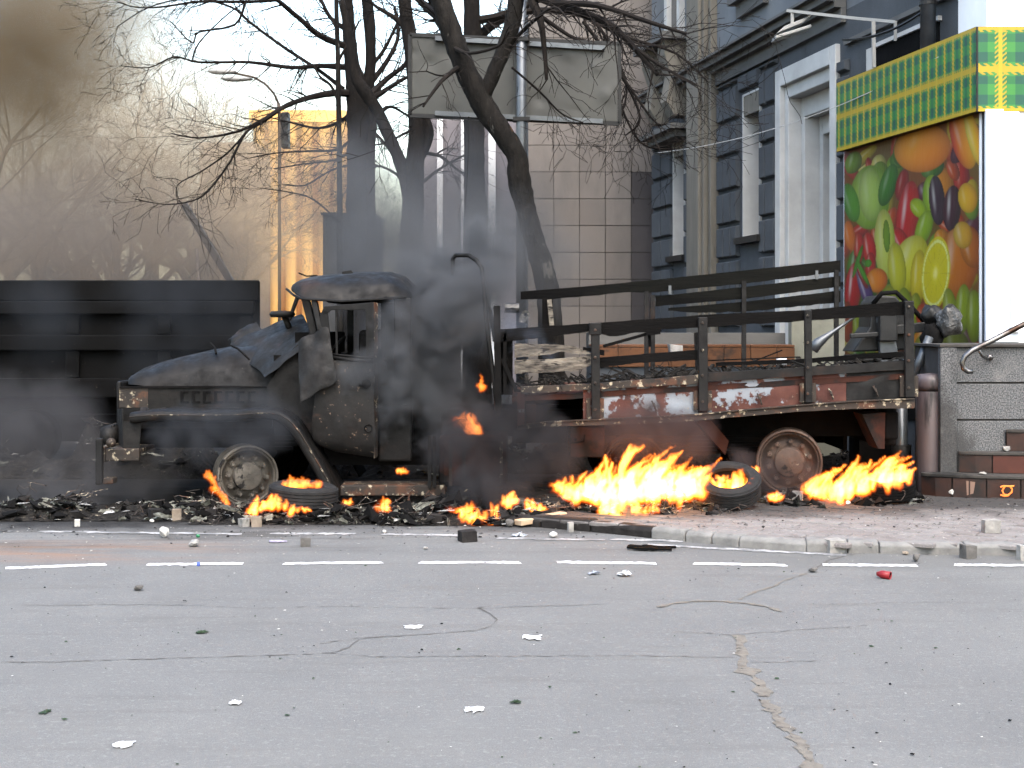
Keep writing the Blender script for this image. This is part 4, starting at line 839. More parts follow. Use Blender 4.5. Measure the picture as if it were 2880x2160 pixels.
for nm, lb, Yl, pole_, arm, heads in (
   ('street_lamp', 'tall curved street lamp with twin heads against the glare', 42, [(786,900),(786,600),(786,330),(783,290)], [(783,290),(770,262),(745,235),(715,218),(690,212),(660,206),(640,205)], [(622,202,.42),(662,222,.46)]),
   ('street_lamp', 'small far street lamp with hooked arm, low in the smoke', 60, [(655,900),(655,700),(652,610),(648,575)], [(648,575),(636,550),(615,537),(598,538)], [(588,541,.5)])):
    t = thing(nm, lb, 'street lamp', (P(pole_[0][0], 0, Yl).x, Yl, 0), 'street lamps in the smoke')
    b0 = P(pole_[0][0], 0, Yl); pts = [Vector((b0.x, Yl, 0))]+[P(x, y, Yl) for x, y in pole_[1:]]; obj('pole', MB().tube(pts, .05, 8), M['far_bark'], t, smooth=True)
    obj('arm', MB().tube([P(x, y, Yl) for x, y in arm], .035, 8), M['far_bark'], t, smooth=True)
    for hx, hy, ln in heads:
        c_ = P(hx, hy, Yl); mb = MB(); mb.hull([c_+Vector((ln*math.cos(a)*(.9 if math.cos(a) < 0 else 1.1), .16*math.sin(b_), .09*math.sin(a)*math.cos(b_))) for a in np.linspace(0, 6.28, 12) for b_ in (-1, 0, 1)]); obj('lamp_head', mb, M['white_metal'], t, smooth=True)
tp = thing('traffic_light', 'dim signal head on the lamp pole in front of the ochre building', 'traffic light', P(806, 700, 43)); obj('housing', MB().box(P(796,0,43).x, P(817,0,43).x, 42.6, 43, P(0,420,43).z, P(0,320,43).z), M['dark_metal'], tp, bevel=.04)
for yy in (340, 370, 400):
    c_ = P(806, yy, 42.58); obj('lens', MB().lathe([(.0,-.02),(.08,-.02),(.09,.02)], c_, 'Y', 12), M['glass_dark'], tp)
# hanging strands of wire by the trunks
for nm, lb, pts in (('hanging_strand', 'beaded strand hanging straight beside the dark trunk', [(1318,330),(1316,450),(1310,560),(1305,660),(1302,760)]), ('hanging_strand', 'kinked strand hanging left of the beaded one', [(1300,560),(1290,600),(1294,640),(1288,700)])):
    q = smooth_path(pts, 5); mb = MB().tube([P(x, y, 18) for x, y in q], .005, 4)
    for x, y in q[::3]: mb.lathe([(0,-.012),(.011,0),(0,.012)], P(x, y, 18), 'Z', 6)
    o = obj(nm, mb, M['twig'], org=P(*pts[-1], 18)); tag(o, lb, 'wire')
# ------------------------------------------------------------------ burnt army truck
def interp(pl, x):
    for (a, b) in zip(pl[:-1], pl[1:]):
        if x <= b[0]: t = (x-a[0])/(b[0]-a[0]); return a[1]+(b[1]-a[1])*max(0, t)
    return pl[-1][1]
def board(top, bot, d, th, jt=.8, jb=1.5, n=30, Yb=None):
    """board between two pixel polylines on the depth plane Y0+d, ragged edges, real thickness"""
    Yb = Yb or Y0+d; x0, x1 = max(top[0][0], bot[0][0]), min(top[-1][0], bot[-1][0]); fr, bk = [], []; rr = random.Random(int(x0*7+top[0][1]))
    rt = []; rb = []; rt2 = []; rb2 = []
    for k in range(n+1):
        x = x0+(x1-x0)*k/n; nt_ = mnoise.noise(Vector((x*.03, d*3, 1)))*jt+rr.uniform(-jt, jt)*.4; nb_ = mnoise.noise(Vector((x*.03, d*3, 9)))*jb+rr.uniform(-jb, jb)*.4
        a, b = P(x, interp(top, x)+nt_, Yb), P(x, interp(bot, x)+nb_, Yb); rt.append(a); rb.append(b); e = Vector((0, th, 0)); rt2.append(a+e); rb2.append(b+e)
    mb = MB().grid([rb, rt, rt2, rb2, rb]); m_ = n+1; mb.f.append((0, m_, 2*m_, 3*m_)); mb.f.append((3*m_+n, 2*m_+n, m_+n, n)); return mb
def pp(poly, d, th, Yb=None):
    return MB().prism([P(x, y, Yb or Y0+d) for x, y in poly], (0, th, 0))
tr = thing('army_truck', 'burnt out army truck with long bonnet, gutted cab and slatted cargo bed', 'truck', (0, 14.2, 0))
K = M['char']
CY = 14.17
# chassis
mb = MB()
for y in (13.72, 14.55): mb.box(-3.62, 3.6, y, y+.09, .60, .86)
for x in (-3.5, -2.2, -.6, .8, 2.4, 3.5): mb.box(x, x+.12, 13.81, 14.55, .63, .83)
mb.box(-3.3, -1.9, 13.7, 14.7, .55, 1.05); mb.box(-1.7, -.2, 13.85, 14.5, .5, .8)
obj('chassis', mb, M['black'], tr)
mb = MB().tube([(-2.40, 13.2, .42), (-2.40, 15.1, .42)], .07, 10).lathe([(.0,-.2),(.17,-.12),(.2,0),(.17,.12),(0,.2)], (-2.4, 14.3, .42), 'Y', 14)
for x in (1.13, 2.525): mb.tube([(x, 13.2, .42), (x, 15.2, .42)], .09, 10).lathe([(.0,-.25),(.2,-.15),(.25,0),(.2,.15),(0,.25)], (x, 14.2, .44), 'Y', 14)
loose('axle', mb, M['black'], tr, smooth=True)
mb = MB()
for y in (13.62, 14.66):
    for k in range(5): mb.bar((1.0-.0+k*.10, y, .50-k*.035+.1), (2.66-k*.1, y, .50-k*.035+.1), .07, .03)
    for k in range(4): mb.bar((-3.0+k*.1, y, .60-k*.035), (-1.8-k*.1, y, .60-k*.035), .07, .03)
loose('leaf_spring', mb, M['black'], tr)
# wheels
def wheel(c, rx, yaw, m, front):
    w_ = MB(); r = rx
    w_.lathe([(r*.93,.30),(r*1.0,.29),(r*1.0,.26),(r*.9,.25),(r*.86,.14),(r*.9,.06),(r*1.0,.05),(r*1.0,.015),(r*.97,.0),(r*.93,.0),(r*.92,.03),(r*.90,.035),(r*.89,.02),(r*.85,.02),(r*.84,.10),(r*.78,.115),(r*.74,.10),(r*.50,.06),(r*.47,.065)], (0,0,0), 'Y', 40)
    ro = obj('wheel', w_, m, tr, smooth=True); ro.data = ro.data.copy()
    for v in ro.data.vertices: v.co += ORG[tr.name]
    ro.location = Vector(c)-ORG[tr.name]; ro.rotation_euler = (0, R.uniform(0, 1), yaw); ORG[ro.name] = Vector((0,0,0))
    hb_ = MB().lathe([(r*.48,.08),(r*.47,.02),(r*.44,-.01),(r*.40,-.015),(r*.15,-.03),(0,-.032)], (0,0,0), 'Y', 32)
    if front:
        for k in range(6): a = k*math.pi/3; hb_.bar((math.cos(a)*r*.08, -.028, math.sin(a)*r*.08), (math.cos(a)*r*.40, -.012, math.sin(a)*r*.40), .025, .02, (0,1,0))
    obj('hub', hb_, m, ro, smooth=not front)
    for k in range(10):
        a = 2*math.pi*k/10; b_ = MB().lathe([(.0,-.035),(.014,-.035),(.016,.0),(.027,.0),(.027,.04)], (math.cos(a)*r*.62, .045, math.sin(a)*r*.62), 'Y', 6); obj('wheel_nut', b_, m, ro)
    return ro
fc = T(698, 1345, -.02); fw = wheel((fc.x, fc.y, .295), .28, math.radians(20), M['rim'], True)
rc = T(2220, 1298, .02); wheel((rc.x, rc.y, .42), .30, math.radians(-10), M['rim_rear'], False)
mc_ = T(1787, 1318, .05); wheel((mc_.x, mc_.y, .36), .30, 0, M['red_glow_char'], False)
for x in (fc.x, mc_.x, rc.x): wheel((x, 14.95, .36), .345, math.pi if x > 0 else math.pi-.4, M['black'], False)
# front end
def hx(px, Yb=13.55): return P(px, 0, Yb).x
def hz(py, Yb=13.55): return P(0, py, Yb).z
rows = []
for px, pt, hw in ((333,1074,.46),(336,1062,.53),(346,1050,.58),(370,1038,.61),(420,1022,.62),(480,1005,.625),(560,986,.63),(620,976,.63),(662,972,.63),(720,962,.64),(790,946,.65)):
    zs = hz(1086); zt_ = hz(pt, 13.95); row = []
    for k in range(25):
        u = -1+2*k/24; uu = math.copysign(abs(u)**.8, u); row.append(Vector((hx(px)+.06*u*u*(1 if px < 380 else 0), CY+hw*uu, zs+(zt_-zs)*max(0, 1-abs(uu)**2.8)**.55+.022*mnoise.noise(Vector((px*.016, uu*2.6, 3))))))
    rows.append(row)
hood = obj('hood', MB().grid(rows), M['char_hood'], tr, smooth=True, solid=.008)
obj('hood_seam', MB().bar(P(338, 1089, 13.54), P(752, 1087, 13.54), .012, .02), M['black'], hood)
mb = MB().box(hx(336), hx(765), 13.552, 13.575, hz(1205), hz(1088)); mb.box(hx(336), hx(765), 14.75, 14.78, hz(1205), hz(1088)); sp_ = loose('engine_side', mb, M['char_hood'], tr)[0]
mb = MB().box(hx(336), hx(416), 13.548, 13.5519, hz(1146), hz(1092)); obj('rust_patch_panel', mb, M['edge'], sp_)
for k in range(7):
    x = 508+k*31.5; mb = MB(); mb.box(hx(x), hx(x+8), 13.540, 13.5515, hz(1133), hz(1100)); mb.box(hx(x+8)+.0005, hx(x+23), 13.541, 13.5515, hz(1105.5), hz(1100)); mb.box(hx(x+8)+.0005, hx(x+23), 13.541, 13.5515, hz(1133), hz(1128)); obj('louver', mb, M['black'], sp_)
mb = MB().box(hx(326), hx(338), 13.56, 14.78, hz(1292), hz(1072)); mb.box(hx(322), hx(334), 13.4, 14.9, hz(1260), hz(1190)); gr = obj('grille', mb, K, tr, bevel=.02)
for y in (13.45, 14.9): obj('headlamp', MB().lathe([(.0,.02),(.09,.0),(.11,.06),(.10,.14),(0,.16)], (hx(326)-.1, y, hz(1225)), 'X', 18), K, gr, smooth=True)
# bumper
mb = MB().box(T(268,0).x, T(294,0).x, 12.97, 15.38, hz(1302, Y0), hz(1258, Y0)); mb.box(T(294.5,0).x, T(390,0).x, 12.97, 13.03, hz(1298, Y0), hz(1262, Y0)); mb.box(T(294.5,0).x, T(392,0).x, 13.031, 13.5, hz(1275, Y0), hz(1263, Y0)); bp = obj('bumper', mb, M['edge'], tr, bevel=.01)
mb = MB().box(T(272,0).x, T(291,0).x, 12.90, 12.968, hz(1362, Y0), hz(1232, Y0)); obj('tow_bracket', mb, K, bp, bevel=.012)
obj('tow_hook', MB().box(T(294,0).x, T(322,0).x, 12.9, 13.05, hz(1360, Y0), hz(1343, Y0)), M['edge'], bp, bevel=.01)
obj('marker_lamp', MB().lathe([(.0,-.03),(.035,-.02),(.045,.03)], T(310, 1246, .0), 'Y', 14), M['edge'], bp, smooth=True)
obj('front_apron', MB().add([T(330,1150,.62), T(345,1150,.05), T(348,1290,.08), T(330,1290,.62)], [(0,1,2,3)]).add([T(346,1186,.06), T(398,1186,.06), T(392,1262,.06), T(348,1290,.06)], [(0,1,2,3)]), K, tr, solid=.01)
# fenders
fp_ = [(364,1164),(420,1159),(500,1158),(600,1160),(690,1156),(745,1152),(785,1158),(815,1176),(842,1206),(872,1256),(905,1312),(935,1368),(952,1402)]
fpath = smooth_path(fp_, 3)
for nm, ya, yb, s in (('fender', Y0, 13.60, 1), ('fender', 14.74, 15.40, -1)):
    rows = []; n = len(fpath); wv = [mnoise.noise(Vector((i*.35, 2, 0)))*.012 for i in range(n)]
    out = ya if s == 1 else yb; inn = yb if s == 1 else ya
    def off(i, dlt):
        a = Vector(fpath[max(0, i-1)]); b = Vector(fpath[min(n-1, i+1)]); d = (b-a).normalized(); nn = Vector((-d.y, d.x)); return (fpath[i][0]+nn.x*dlt, fpath[i][1]+nn.y*dlt)
    for (yy, dl) in ((inn, 0), (out+.10*s, -1), (out+.03*s, 0), (out, 7), (out, 22), (out+.03*s, 26)):
        rows.append([P(*off(i, dl), Y0)+Vector((0, yy-Y0, wv[i])) for i in range(n)])
    obj(nm, MB().grid(rows), M['char_hood'] if s == 1 else M['black'], tr, smooth=True, solid=.014)
mb = MB(); obj('fender_seam', MB().tube([P(x, y+9, Y0-.004) for x, y in fpath[::2]], .008, 5), M['edge'], tr)
obj('inner_wing', MB().box(hx(345), hx(770), 13.60, 13.63, .5, hz(1160)), M['black'], tr)
# rubble lumps on the fender top
for px, py, s in ((405,1158,.06),(430,1164,.045),(455,1157,.05)):
    c_ = P(px, py, 13.2); o = obj('fallen_rubble', MB().hull([c_+Vector((R.gauss(0,s*.6), R.gauss(0,s*.6), abs(R.gauss(0,s*.35)))) for _ in range(14)]), M['stone_dark'], tr)
# warped bonnet sheets
def sheet(c00, c10, c11, c01, n=14, bul=.08, jit=.012, fold=None, seed=1):
    rows = []
    for j in range(n+1):
        row = []
        for i in range(n+1):
            u, v = i/n, j/n; p = (c00*(1-u)+c10*u)*(1-v)+(c01*(1-u)+c11*u)*v
            p = p+Vector((0, -bul*math.sin(u*math.pi)*math.sin(v*math.pi), bul*.5*math.sin(u*math.pi)*(1-v)))+Vector((mnoise.noise(Vector((u*3, v*3, seed))), mnoise.noise(Vector((u*3, v*3, seed+5))), mnoise.noise(Vector((u*3, v*3, seed+9)))))*jit*2
            row.append(p)
        rows.append(row)
    return MB().grid(rows)
obj('bent_hood_sheet', sheet(P(648,970,14.2), P(848,884,14.3), P(890,950,13.25), P(745,1062,13.2), bul=.06, jit=.02), M['char'], tr, smooth=True, solid=.008)
obj('bent_hood_sheet', sheet(P(838,962,13.15), P(922,918,13.12), P(947,1070,12.98), P(845,1133,12.93), bul=.03, jit=.009, seed=4), M['char'], tr, smooth=True, solid=.008)
obj('bent_hood_sheet', sheet(P(640,958,14.75), P(720,905,14.85), P(760,960,14.6), P(668,985,14.6), bul=.05, jit=.02, seed=7), M['char'], tr, smooth=True, solid=.008)
loose('bracket_stub', MB().tube([P(592,965,13.9), P(604,978,13.8), P(608,995,13.7)], .012, 6).tube([P(650,972,13.7), P(668,980,13.6), P(690,1000,13.5), P(702,1012,13.5)], .010, 6), M['black'], tr)
obj('air_horn', MB().lathe([(.0,-.03),(.11,-.03),(.13,.0),(.11,.03),(0,.035)], P(794, 884, 13.9), 'Z', 18).tube([P(800,890,13.9), P(815,925,13.9)], .03, 8), K, tr, smooth=True)
# cab
YC = 13.15
def cx_(px, Yb=YC): return P(px, 0, Yb).x
def cz(py, Yb=YC): return P(0, py, Yb).z
obj('cowl_side', pp([(750,1088),(806,1000),(850,955),(884,925),(905,935),(892,1248),(866,1248),(838,1200),(800,1160),(750,1152)], 0, .03, 13.30), M['char'], tr)
mb = MB().box(cx_(760), cx_(890), 13.34, 15.05, .7, cz(1000)); mb.box(cx_(830), cx_(1130), 13.36, 15.05, cz(1200), cz(1190)); mb.box(cx_(820), cx_(900), 13.36, 15.1, cz(1000)+.001, cz(935)); obj('firewall', mb, M['black'], tr)
rows = []
for px, pt, pb_, hw in ((806,811,813,.70),(815,800,818,.84),(828,789,828,.93),(846,782,838,.99),(890,775,844,1.02),(960,770,846,1.03),(1030,767,844,1.03),(1085,769,839,1.03),(1118,780,836,1.02),(1140,800,834,1.0),(1152,818,834,.98),(1158,834,836,.96)):
    zt_ = cz(pt, 13.95); zb = cz(pb_); row = []
    for k in range(25):
        u = -1+2*k/24; uu = math.copysign(abs(u)**.75, u); row.append(Vector((cx_(px)-(.05*(1-u*u) if px < 840 else 0), CY+hw*uu, zb+(zt_-zb)*max(0, 1-abs(uu)**3.4)**.5+.022*mnoise.noise(Vector((px*.018, uu*2.6, 8))))))
    rows.append(row)
roof = obj('cab_roof', MB().grid(rows), M['char_hood'], tr, smooth=True, solid=.012)
rim_ = [P(806,813,13.45), P(826,830,13.2), P(848,840,13.14), P(960,847,13.13), P(1085,840,13.13), P(1142,835,13.14)]
obj('drip_rail', MB().tube(rim_, .012, 6), K, roof)
obj('roof_hatch', MB().hull([P(x, y, Yb) for x, y in ((962,772),(962,764),(988,760),(996,772)) for Yb in (13.7, 14.1)]), K, roof)
obj('roof_debris', MB().tube([P(840,768,13.8), P(862,777,13.8), P(893,775,13.8)], .008, 5).tube([P(872,790,13.75), P(878,776,13.8), P(885,786,13.75)], .012, 5).hull([P(x, y, Yb) for x, y in ((868,790),(886,791),(880,783)) for Yb in (13.7,13.85)]), M['black'], roof)
# pillars, windscreen frame
mb = MB().bar(P(858,836,13.22), P(884,940,13.22), .07, .08, (0,1,0)); mb.bar(P(838,832,CY), P(812,905,CY), .035, .05, (0,1,0)); mb.bar(P(862,840,15.1), P(886,935,15.1), .07, .06, (0,1,0))
mb.bar(P(884,846,13.2), P(902,930,13.16), .05, .09, (0,1,0)); loose('windscreen_frame', mb, K, tr, bevel=.008)
mb = MB().box(cx_(1108), cx_(1156), YC, YC+.12, cz(1088), cz(838)); mb.box(cx_(1125), cx_(1156), YC+.12, 15.2, cz(1250), cz(905)); mb.box(cx_(1125), cx_(1156), YC+.12, 13.6, cz(905)+.001, cz(836)); mb.box(cx_(1125), cx_(1156), 14.8, 15.2, cz(905)+.001, cz(836)); mb.box(cx_(1125), cx_(1156), 13.6, 14.8, cz(850), cz(836)); obj('cab_back', mb, K, tr, bevel=.01)
obj('cab_shade_plate', MB().box(cx_(1060), cx_(1124), 13.55, 13.58, cz(1260), cz(850)), M['black'], tr)  # added black plate standing in for the dark cab interior
obj('cab_rear_quarter', MB().box(cx_(1062), cx_(1157), 13.22, 13.26, cz(1300), cz(1085)), M['char'], tr, bevel=.02)
def dY(px): return 13.13-.10*max(0, (px-890))/165
def dpoly(poly, th): 
    a = [Vector((P(x, y, dY(x)))) for x, y in poly]; return MB().prism(a, (0, th, 0))
rows = []
for j in range(15):
    v = j/14; row = []
    for i in range(11):
        u = i/10; xl = 902-22*min(1, v*1.6)+(0 if v < .85 else 60*((v-.85)/.15)**2); xr = 1050+8*v; x = xl+(xr-xl)*u; y = 1012+(1272+18*u-1012)*v; p = P(x, y, dY(x)); p.y -= .05*math.sin(min(1, v*1.2)*math.pi)-.0; 
        if v > .8: p.y += .10*((v-.8)/.2)**2
        row.append(p)
    rows.append(row)
dr = obj('door', MB().grid(rows), pm('sooty_door', [(.25, (.005,.0048,.0046)), (.5, (.010,.0094,.009)), (.75, (.018,.016,.0148))], 2.6, (.4, .85), 0, .35, 18, [((.05,.027,.018), 2.6, .55, .70), ((.15,.105,.075), 20, .62, .67)], spec=.22), tr, smooth=True, solid=.012)
mb = MB()
for pl_ in ([(900,880),(920,868),(934,1006),(904,1010)], [(1028,868),(1052,850),(1054,1006),(1030,1006)], [(902,882),(912,862),(1050,850),(1030,872),(930,872),(918,885)], [(942,872),(948,872),(950,1004),(944,1004)]):
    mb.v and None; mb.prism([P(x, y, dY(x)+(.004 if pl_[0][0] == 942 else 0)) for x, y in pl_], (0, .035, 0))
obj('window_frame', mb, K, dr, bevel=.004)
obj('belt_moulding', MB().tube([P(930,1004,dY(930)-.012), P(990,1012,dY(990)-.012), P(1050,1018,dY(1050)-.012)], .016, 8).tube([P(930,996,dY(930)-.008), P(1050,1008,dY(1050)-.008)], .010, 6), K, dr, smooth=True)
obj('door_handle', MB().lathe([(.0,-.05),(.035,-.045),(.045,-.01),(.05,.03)], P(1030,1080,dY(1030)-.045), 'Y', 14).bar(P(1010,1082,dY(1010)-.07), P(1036,1086,dY(1036)-.07), .03, .025), M['black'], dr, smooth=True)
obj('keyhole_ring', MB().lathe([(.030,.0),(.035,-.01),(.04,0)], P(1036,1205,dY(1036)-.045), 'Y', 14), M['black'], dr)
obj('door_edge', MB().grid([[P(1052,850+44*k,dY(1052)) for k in range(11)], [P(1062,852+43*k,dY(1052)+.06) for k in range(11)]]), M['edge'], dr, solid=.006)
mb = MB().box(cx_(905,15.2), cx_(1056,15.2), 15.17, 15.2, .62, cz(1005)); mb.box(cx_(1028), cx_(1056), 15.17, 15.2, cz(1005)+.001, cz(850)); mb.box(cx_(905), cx_(925), 15.17, 15.2, cz(1005)+.001, cz(850)); obj('far_door', mb, K, tr)
mb = MB().box(cx_(1000), cx_(1060), 13.4, 15.0, cz(1120), cz(928)); mb.box(cx_(920), cx_(1060), 13.4, 15.0, cz(1120), cz(1085)); obj('seat', mb, M['black'], tr, bevel=.04)
obj('steering_wheel', MB().tube([Vector((cx_(925)+.0+.09*math.cos(a), 13.6+.2*math.sin(a), cz(985)+.12*math.cos(a))) for a in np.linspace(0, 2*math.pi, 20)], .013, 6), M['black'], tr)
# under the cab: running board, tank, boxes, uprights
obj('running_board', MB().box(T(956,0).x, T(1252,0).x, 12.98, 13.35, hz(1396, Y0), hz(1366, Y0)), M['edge'], tr, bevel=.01)
mb = MB()
for px in (1208, 1222): mb.bar(T(px, 1225, .02), T(px, 1372, .02), .03, .03, (1,0,0))
loose('step_hanger', mb, M['char'], tr)
tank = obj('fuel_tank', MB().box(T(1232,0).x, T(1428,0).x, 13.0, 13.62, hz(1372, Y0), hz(1225, Y0)), M['red_glow_char'], tr, bevel=.05)
for px in (1262, 1300, 1405): obj('tank_strap', MB().box(T(px,0).x, T(px+9,0).x, 12.985, 12.999, hz(1368, Y0), hz(1235, Y0)), M['edge'], tank)
mb = MB().box(cx_(900), T(1232,0).x-.01, 13.45, 14.9, .35, .9); mb.box(T(1440,0).x, 3.3, 14.75, 14.85, .45, 1.0); obj('underbody_blocker', mb, M['black'], tr)  # added panels that block light and view beneath the truck
bx = obj('tool_box', MB().box(T(1605,0).x, T(1705,0).x, 13.15, 13.6, hz(1292, Y0), hz(1205, Y0)), M['red_glow_char'], tr, bevel=.01)
obj('box_step', MB().tube([P(1606,1232,13.1), P(1607,1246,13.1), P(1642,1242,13.1), P(1645,1222,13.1)], .008, 6).tube([P(1618,1232,13.12), P(1619,1240,13.12)], .012, 6), M['black'], bx)
# front bed hoop and posts
hp = [T(1274,772,.5), T(1273,728,.45), T(1282,718,.42), T(1318,718,.3), T(1340,732,.2), T(1354,752,.15), T(1361,808,.1), T(1366,880,.06), T(1372,940,.04), T(1388,1060,.02), T(1400,1170,.0)]
obj('hoop', MB().tube(hp, .021, 10), M['char'], tr, smooth=True)
mb = MB().tube([T(1300,780,.9), T(1340,800,.6), T(1362,830,.4), T(1380,880,.2), T(1392,960,.1)], .018, 8); mb.bar(T(1397,860,.0), T(1402,1168,.0), .07, .06, (1,0,0)); mb.bar(T(1412,1008,.0), T(1452,1098,.0), .035, .03, (0,1,0)); mb.bar(T(1420,935,.03), T(1420,1110,.03), .06, .03, (1,0,0)); obj('bed_front_post', mb, M['black'], tr)
obj('bed_headboard', MB().box(T(1405,0).x, T(1442,0).x, 13.05, 15.3, hz(1112, Y0), hz(955, Y0)), M['wood_char'], tr)
obj('mast_parts', MB().tube([P(1420,866,14.6), P(1460,866,14.6)], .05, 8).lathe([(.02,-.03),(.045,-.03),(.045,.03),(.02,.03)], P(1478,885,14.6), 'Y', 14).hull([P(x, y, Yb) for x, y in ((1462,890),(1482,892),(1484,912),(1460,905)) for Yb in (14.5,14.7)]), M['melted'], tr)
# bed near side
obj('top_rail', board([(1406,926),(1653,910),(2000,884),(2250,873),(2566,845)], [(1406,962),(1500,953),(1640,934),(1680,934),(1720,948),(1800,934),(1850,928),(1960,921),(2275,902),(2566,884)], 0, .045, 1, 2.5, 60), M['wood_char'], tr)
obj('side_board', board([(1447,966),(1540,968),(1610,972),(1662,993)], [(1447,1006),(1520,1000),(1580,990),(1662,998)], .0, .04, 1.5, 3, 26), M['wood_ash'], tr)
obj('side_board', board([(1447,1013),(1560,1009),(1664,1000)], [(1447,1052),(1560,1046),(1630,1041),(1664,1026)], .0, .04, 1, 2, 26), M['wood_ash'], tr)
obj('side_board', board([(1686,1006),(1760,1000),(1850,992),(1962,984)], [(1686,1034),(1720,1030),(1800,1020),(1962,1013)], .0, .04, 1, 2, 26), M['wood_char'], tr)
obj('side_board', board([(1640,975),(1700,985)], [(1640,985),(1700,1000)], .0, .04, 1, 2, 8), M['wood_char'], tr)
obj('lower_rail', board([(1465,1088),(1666,1079),(1953,1056),(1986,1050)], [(1465,1108),(1666,1096),(1953,1080),(1986,1074)], -.02, .06, .5, .8, 30), M['edge'], tr)
obj('lower_rail', board([(1988,1049),(2250,1035),(2545,1014)], [(1988,1073),(2250,1058),(2545,1039)], -.02, .06, .5, .8, 30), M['char'], tr)
obj('inner_rail', board([(2015,1020),(2250,1010),(2542,988)], [(2015,1030),(2250,1022),(2542,1003)], .3, .05, 1, 2, 30), M['wood_char'], tr)
tp_, bt_ = [(1455,1106),(1666,1095),(1953,1078),(2250,1058),(2565,1038)], [(1455,1200),(1692,1182),(2000,1166),(2240,1143),(2570,1126)]
def tb_(x): return interp(tp_, x), interp(bt_, x)
for a, b, mm in ((1690,1962,M['panel']), (1990,2255,M['panel']), (2284,2380,M['panel']), (2381,2562,M['char'])):
    n = 16; rows = []
    for j in range(7):
        row = []
        for i in range(n+1):
            x = a+(b-a)*i/n; t0, t1 = tb_(x); p = T(x, t0+(t1-t0)*j/6, .03); p.y += mnoise.noise(Vector((x*.012, j*.5, 3)))*.02; row.append(p)
        rows.append(row)
    pn = obj('side_panel', MB().grid(rows), mm, tr, smooth=True, solid=.008)
    for fx in ((.55,) if mm is M['panel'] else (.45,)):
        x = a+(b-a)*fx; t0, t1 = tb_(x); c_ = T(x, t0*.35+t1*.65, .0); obj('rope_hook', MB().tube([c_+Vector((-.02,0,.05)), c_+Vector((.0,-.03,0)), c_+Vector((.02,-.01,-.05)), c_+Vector((0,0,.03))], .008, 5), M['edge'], pn)
mb = MB()
for a, b in ((1455,1475),(1640,1664)):
    t0, t1 = tb_((a+b)/2); mb.add([T(a,t0,.02), T(b,t0,.02), T(b,t1,.02), T(a,t1,.02)], [(0,1,2,3)])
loose('panel_remnant', mb, M['panel'], tr, solid=.01)
for x, w_, t0, t1, mm in ((1674,24,912,1178,M['edge']), (1976,26,892,1156,M['char']), (2272,20,872,1133,M['char']), (2556,26,846,1118,M['char'])):
    po_ = obj('bed_post', MB().bar(T(x, t0, -.035), T(x+2, t1, -.035), .05, w_/FPX*Y0, (1,0,0)), mm if mm is M['char'] else M['char'], tr, bevel=.008)
    mb = MB()
    for sx in (-1, 1): mb.bar(T(x+sx*(w_*.5+7), (t0+t1)*.5+75, -.0), T(x+sx*(w_*.5+7), t1-2, -.0), .03, .035, (1,0,0))
    loose('post_flange', mb, M['edge'], po_)
    mb = MB()
    for kk in (.06, .35, .62, .9): c_ = T(x, t0+(t1-t0)*kk, -.065); mb.lathe([(.0,-.012),(.012,-.01),(.014,.004)], c_, 'Y', 8)
    loose('bolt', mb, M['edge'], po_)
obj('bed_post', MB().bar(T(1960,935,.2), T(1964,1040,.2), .05, .05, (1,0,0)), M['char'], tr)
obj('rail_clip', MB().box(T(1656,0).x, T(1690,0).x, Y0-.07, Y0+.06, hz(942, Y0), hz(908, Y0)), M['char'], tr, bevel=.008)
# sill: a bent channel
sill_t = [(1455,1200),(1530,1189),(1692,1181),(1850,1174),(1950,1168),(2080,1156),(2240,1142),(2400,1130),(2574,1123)]; sill_b = [(1455,1210),(1530,1200),(1692,1196),(1850,1190),(1950,1184),(2080,1172),(2240,1158),(2400,1150),(2574,1148)]
so_ = obj('sill', board(sill_t, sill_b, -.05, .14, .4, .6, 60), M['edge'], tr, bevel=.01)
obj('sill_lip', board([(x, y-3) for x, y in sill_t], sill_t, -.07, .05, .3, .1, 40), M['ash_white'] if False else M['edge'], so_)
# bed floor, cross bearers, rear underrun
mb = MB(); nx = 20; rows = []
for yy in (0.02, .8, 1.6, 2.4): rows.append([Vector((T(1440+(2560-1440)*k/nx, 0).x, Y0+yy, cz(1108-66*k/nx, Y0)-.05+mnoise.noise(Vector((k*.5, yy*2, 0)))*.01)) for k in range(nx+1)])
obj('bed_floor', MB().grid(rows), M['red_glow_char'], tr, solid=.05)
mb = MB()
for k in range(7): x = T(1480+k*175, 0).x; mb.box(x, x+.09, Y0+.05, Y0+2.35, hz(1196-k*10, Y0)-.02, hz(1120-k*9, Y0)-.06)
loose('cross_bearer', mb, M['red_glow_char'], tr)
obj('mudguard', MB().prism([T(2425,1165,.1), T(2490,1160,.1), T(2488,1262,.1), T(2470,1262,.1)], (0,.35,0)), M['red_glow_char'], tr); obj('mudguard', MB().prism([T(1960,1185,.3), T(2000,1182,.3), T(2050,1240,.3), T(2040,1280,.3)], (0,.35,0)), M['red_glow_char'], tr)
mb = MB().box(T(2486,0).x, T(2552,0).x, 13.3, 15.1, hz(1262, Y0), hz(1150, Y0)); mb.box(T(2500,0).x, T(2540,0).x, 13.1, 13.3, hz(1240, Y0), hz(1160, Y0)); obj('rear_crossmember', mb, M['black'], tr, bevel=.02)
obj('back_panel', MB().box(T(2440,0).x+.0, T(2452,0).x, 13.9, 15.2, .45, 1.0), M['black'], tr)
